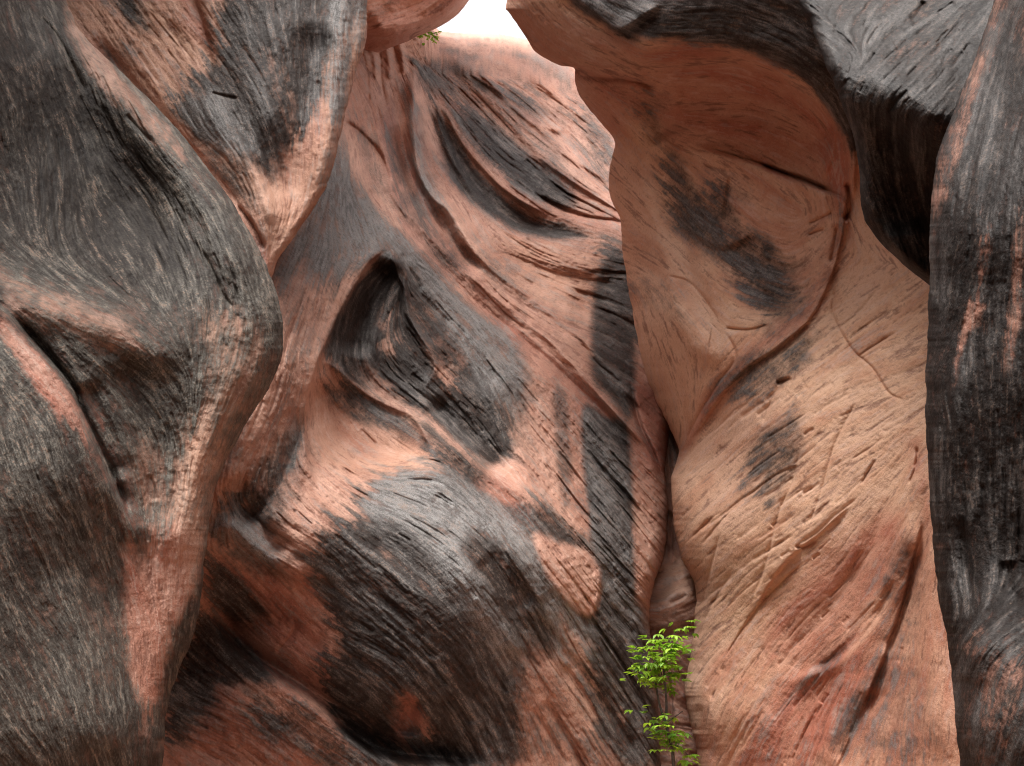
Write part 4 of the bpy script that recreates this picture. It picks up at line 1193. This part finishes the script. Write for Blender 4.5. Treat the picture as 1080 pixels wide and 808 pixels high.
root = bpy.data.objects.new('sapling', None)
col.objects.link(root)
b0 = tp(712, 820)
root.location = (0, 0, 0)
foot = np.array([b0[0] + .02, b0[1], -0.1])
tag(root, 'slender sapling with bright green leaves growing in the narrow slot', 'sapling')
tube('trunk', [([foot, tp(711, 815), tp(709, 790), tp(703, 765), tp(703, 742), tp(701, 715), tp(698, 690)], .018, .008),
               ([tp(704, 770), tp(695, 740, .05), tp(691, 715, .08), tp(689, 690, .1)], .012, .006)], bark, root)
tube('branch', [([tp(703, 762), tp(712, 756), tp(720, 750)], .006, .003)], bark, root)
tube('branch', [([tp(698, 712), tp(694, 700, -.1), tp(680, 692, -.15), tp(668, 690, -.2)], .005, .002), ([tp(698, 700), tp(708, 690, .1), tp(718, 684, .1)], .005, .002)], bark, root)
tube('branch', [([tp(700, 700), tp(706, 680, .1), tp(714, 665, .2), tp(722, 664, .2), tp(730, 656, .2)], .004, .0018)], bark, root)
tube('branch', [([tp(706, 785), tp(716, 788), tp(726, 797)], .006, .003)], bark, root)
k = TY / FPX * 1.0
leaves('foliage', [(tp(700, 688), 60, (12 * k, .16, 8 * k)), (tp(708, 700), 28, (9 * k, .14, 7 * k)), (tp(688, 708), 34, (10 * k, .14, 6 * k)), (tp(674, 706, -.1), 12, (5 * k, .1, 6 * k)), (tp(704, 680), 12, (8 * k, .1, 4 * k)),
                   (tp(712, 715), 10, (5 * k, .1, 6 * k)), (tp(672, 690, -.1), 6, (4 * k, .06, 3 * k))], root, 3, .070)
leaves('foliage', [(tp(714, 661, .2), 7, (5 * k, .05, 2.5 * k)), (tp(729, 657, .2), 5, (2 * k, .05, 4 * k))], root, 4, .05)
leaves('foliage', [(tp(700, 764), 24, (8 * k, .12, 8 * k)), (tp(710, 775), 22, (7 * k, .12, 7 * k)), (tp(697, 785), 8, (7 * k, .1, 6 * k)), (tp(727, 800), 8, (4 * k, .06, 5 * k))], root, 5, .066)

# grass tuft on the dome's brow
troot = bpy.data.objects.new('grass_tuft', None)
col.objects.link(troot)
tag(troot, 'tiny green plants on the brow of the dome against the sky', 'plant')
for i, (gx_, gy_) in enumerate(((444, 38), (449, 38), (456, 39), (460, 39))):
    leaves('foliage', [(world_at(float(gx_), float(gy_), 15.9), 9, (.05, .1, .03))], troot, 30 + i, .06)

# ------------------------------------------------------------------ sky and light
w = bpy.data.worlds.new('World')
scene.world = w
w.use_nodes = True
wt = w.node_tree
bg = wt.nodes['Background']
sky = wt.nodes.new('ShaderNodeTexSky')
sky.sky_type = 'NISHITA'
sky.sun_disc = False
SUN_EL, SUN_AZ = math.radians(74), math.radians(205)
sky.sun_elevation = SUN_EL
sky.sun_rotation = SUN_AZ
sky.air_density = 1.0
sky.dust_density = 4.0
hs = wt.nodes.new('ShaderNodeHueSaturation')
hs.inputs['Saturation'].default_value = 0.12
wt.links.new(sky.outputs[0], hs.inputs['Color'])
wt.links.new(hs.outputs[0], bg.inputs['Color'])
bg.inputs['Strength'].default_value = 0.125
sd = bpy.data.lights.new('sun', 'SUN')
sd.energy = 1.5
sd.angle = math.radians(28)
sd.color = (1, .97, .93)
so = bpy.data.objects.new('sun', sd)
col.objects.link(so)
# direction towards the sun (azimuth clockwise from +Y)
dv = np.array([math.sin(SUN_AZ) * math.cos(SUN_EL), math.cos(SUN_AZ) * math.cos(SUN_EL), math.sin(SUN_EL)])
from mathutils import Vector
so.rotation_euler = Vector(dv).to_track_quat('Z', 'Y').to_euler()

vs_ = scene.view_settings
scene.display_settings.display_device = 'sRGB'
vs_.view_transform = 'Standard'
vs_.look = 'None'
vs_.gamma = 1
vs_.exposure = 1.85
vs_.use_curve_mapping = False
scene.cycles.max_bounces = 8
scene.cycles.diffuse_bounces = 5
scene.cycles.use_denoising = True
scene.cycles.filter_width = 1.1
scene.cycles.denoising_prefilter = 'NONE'
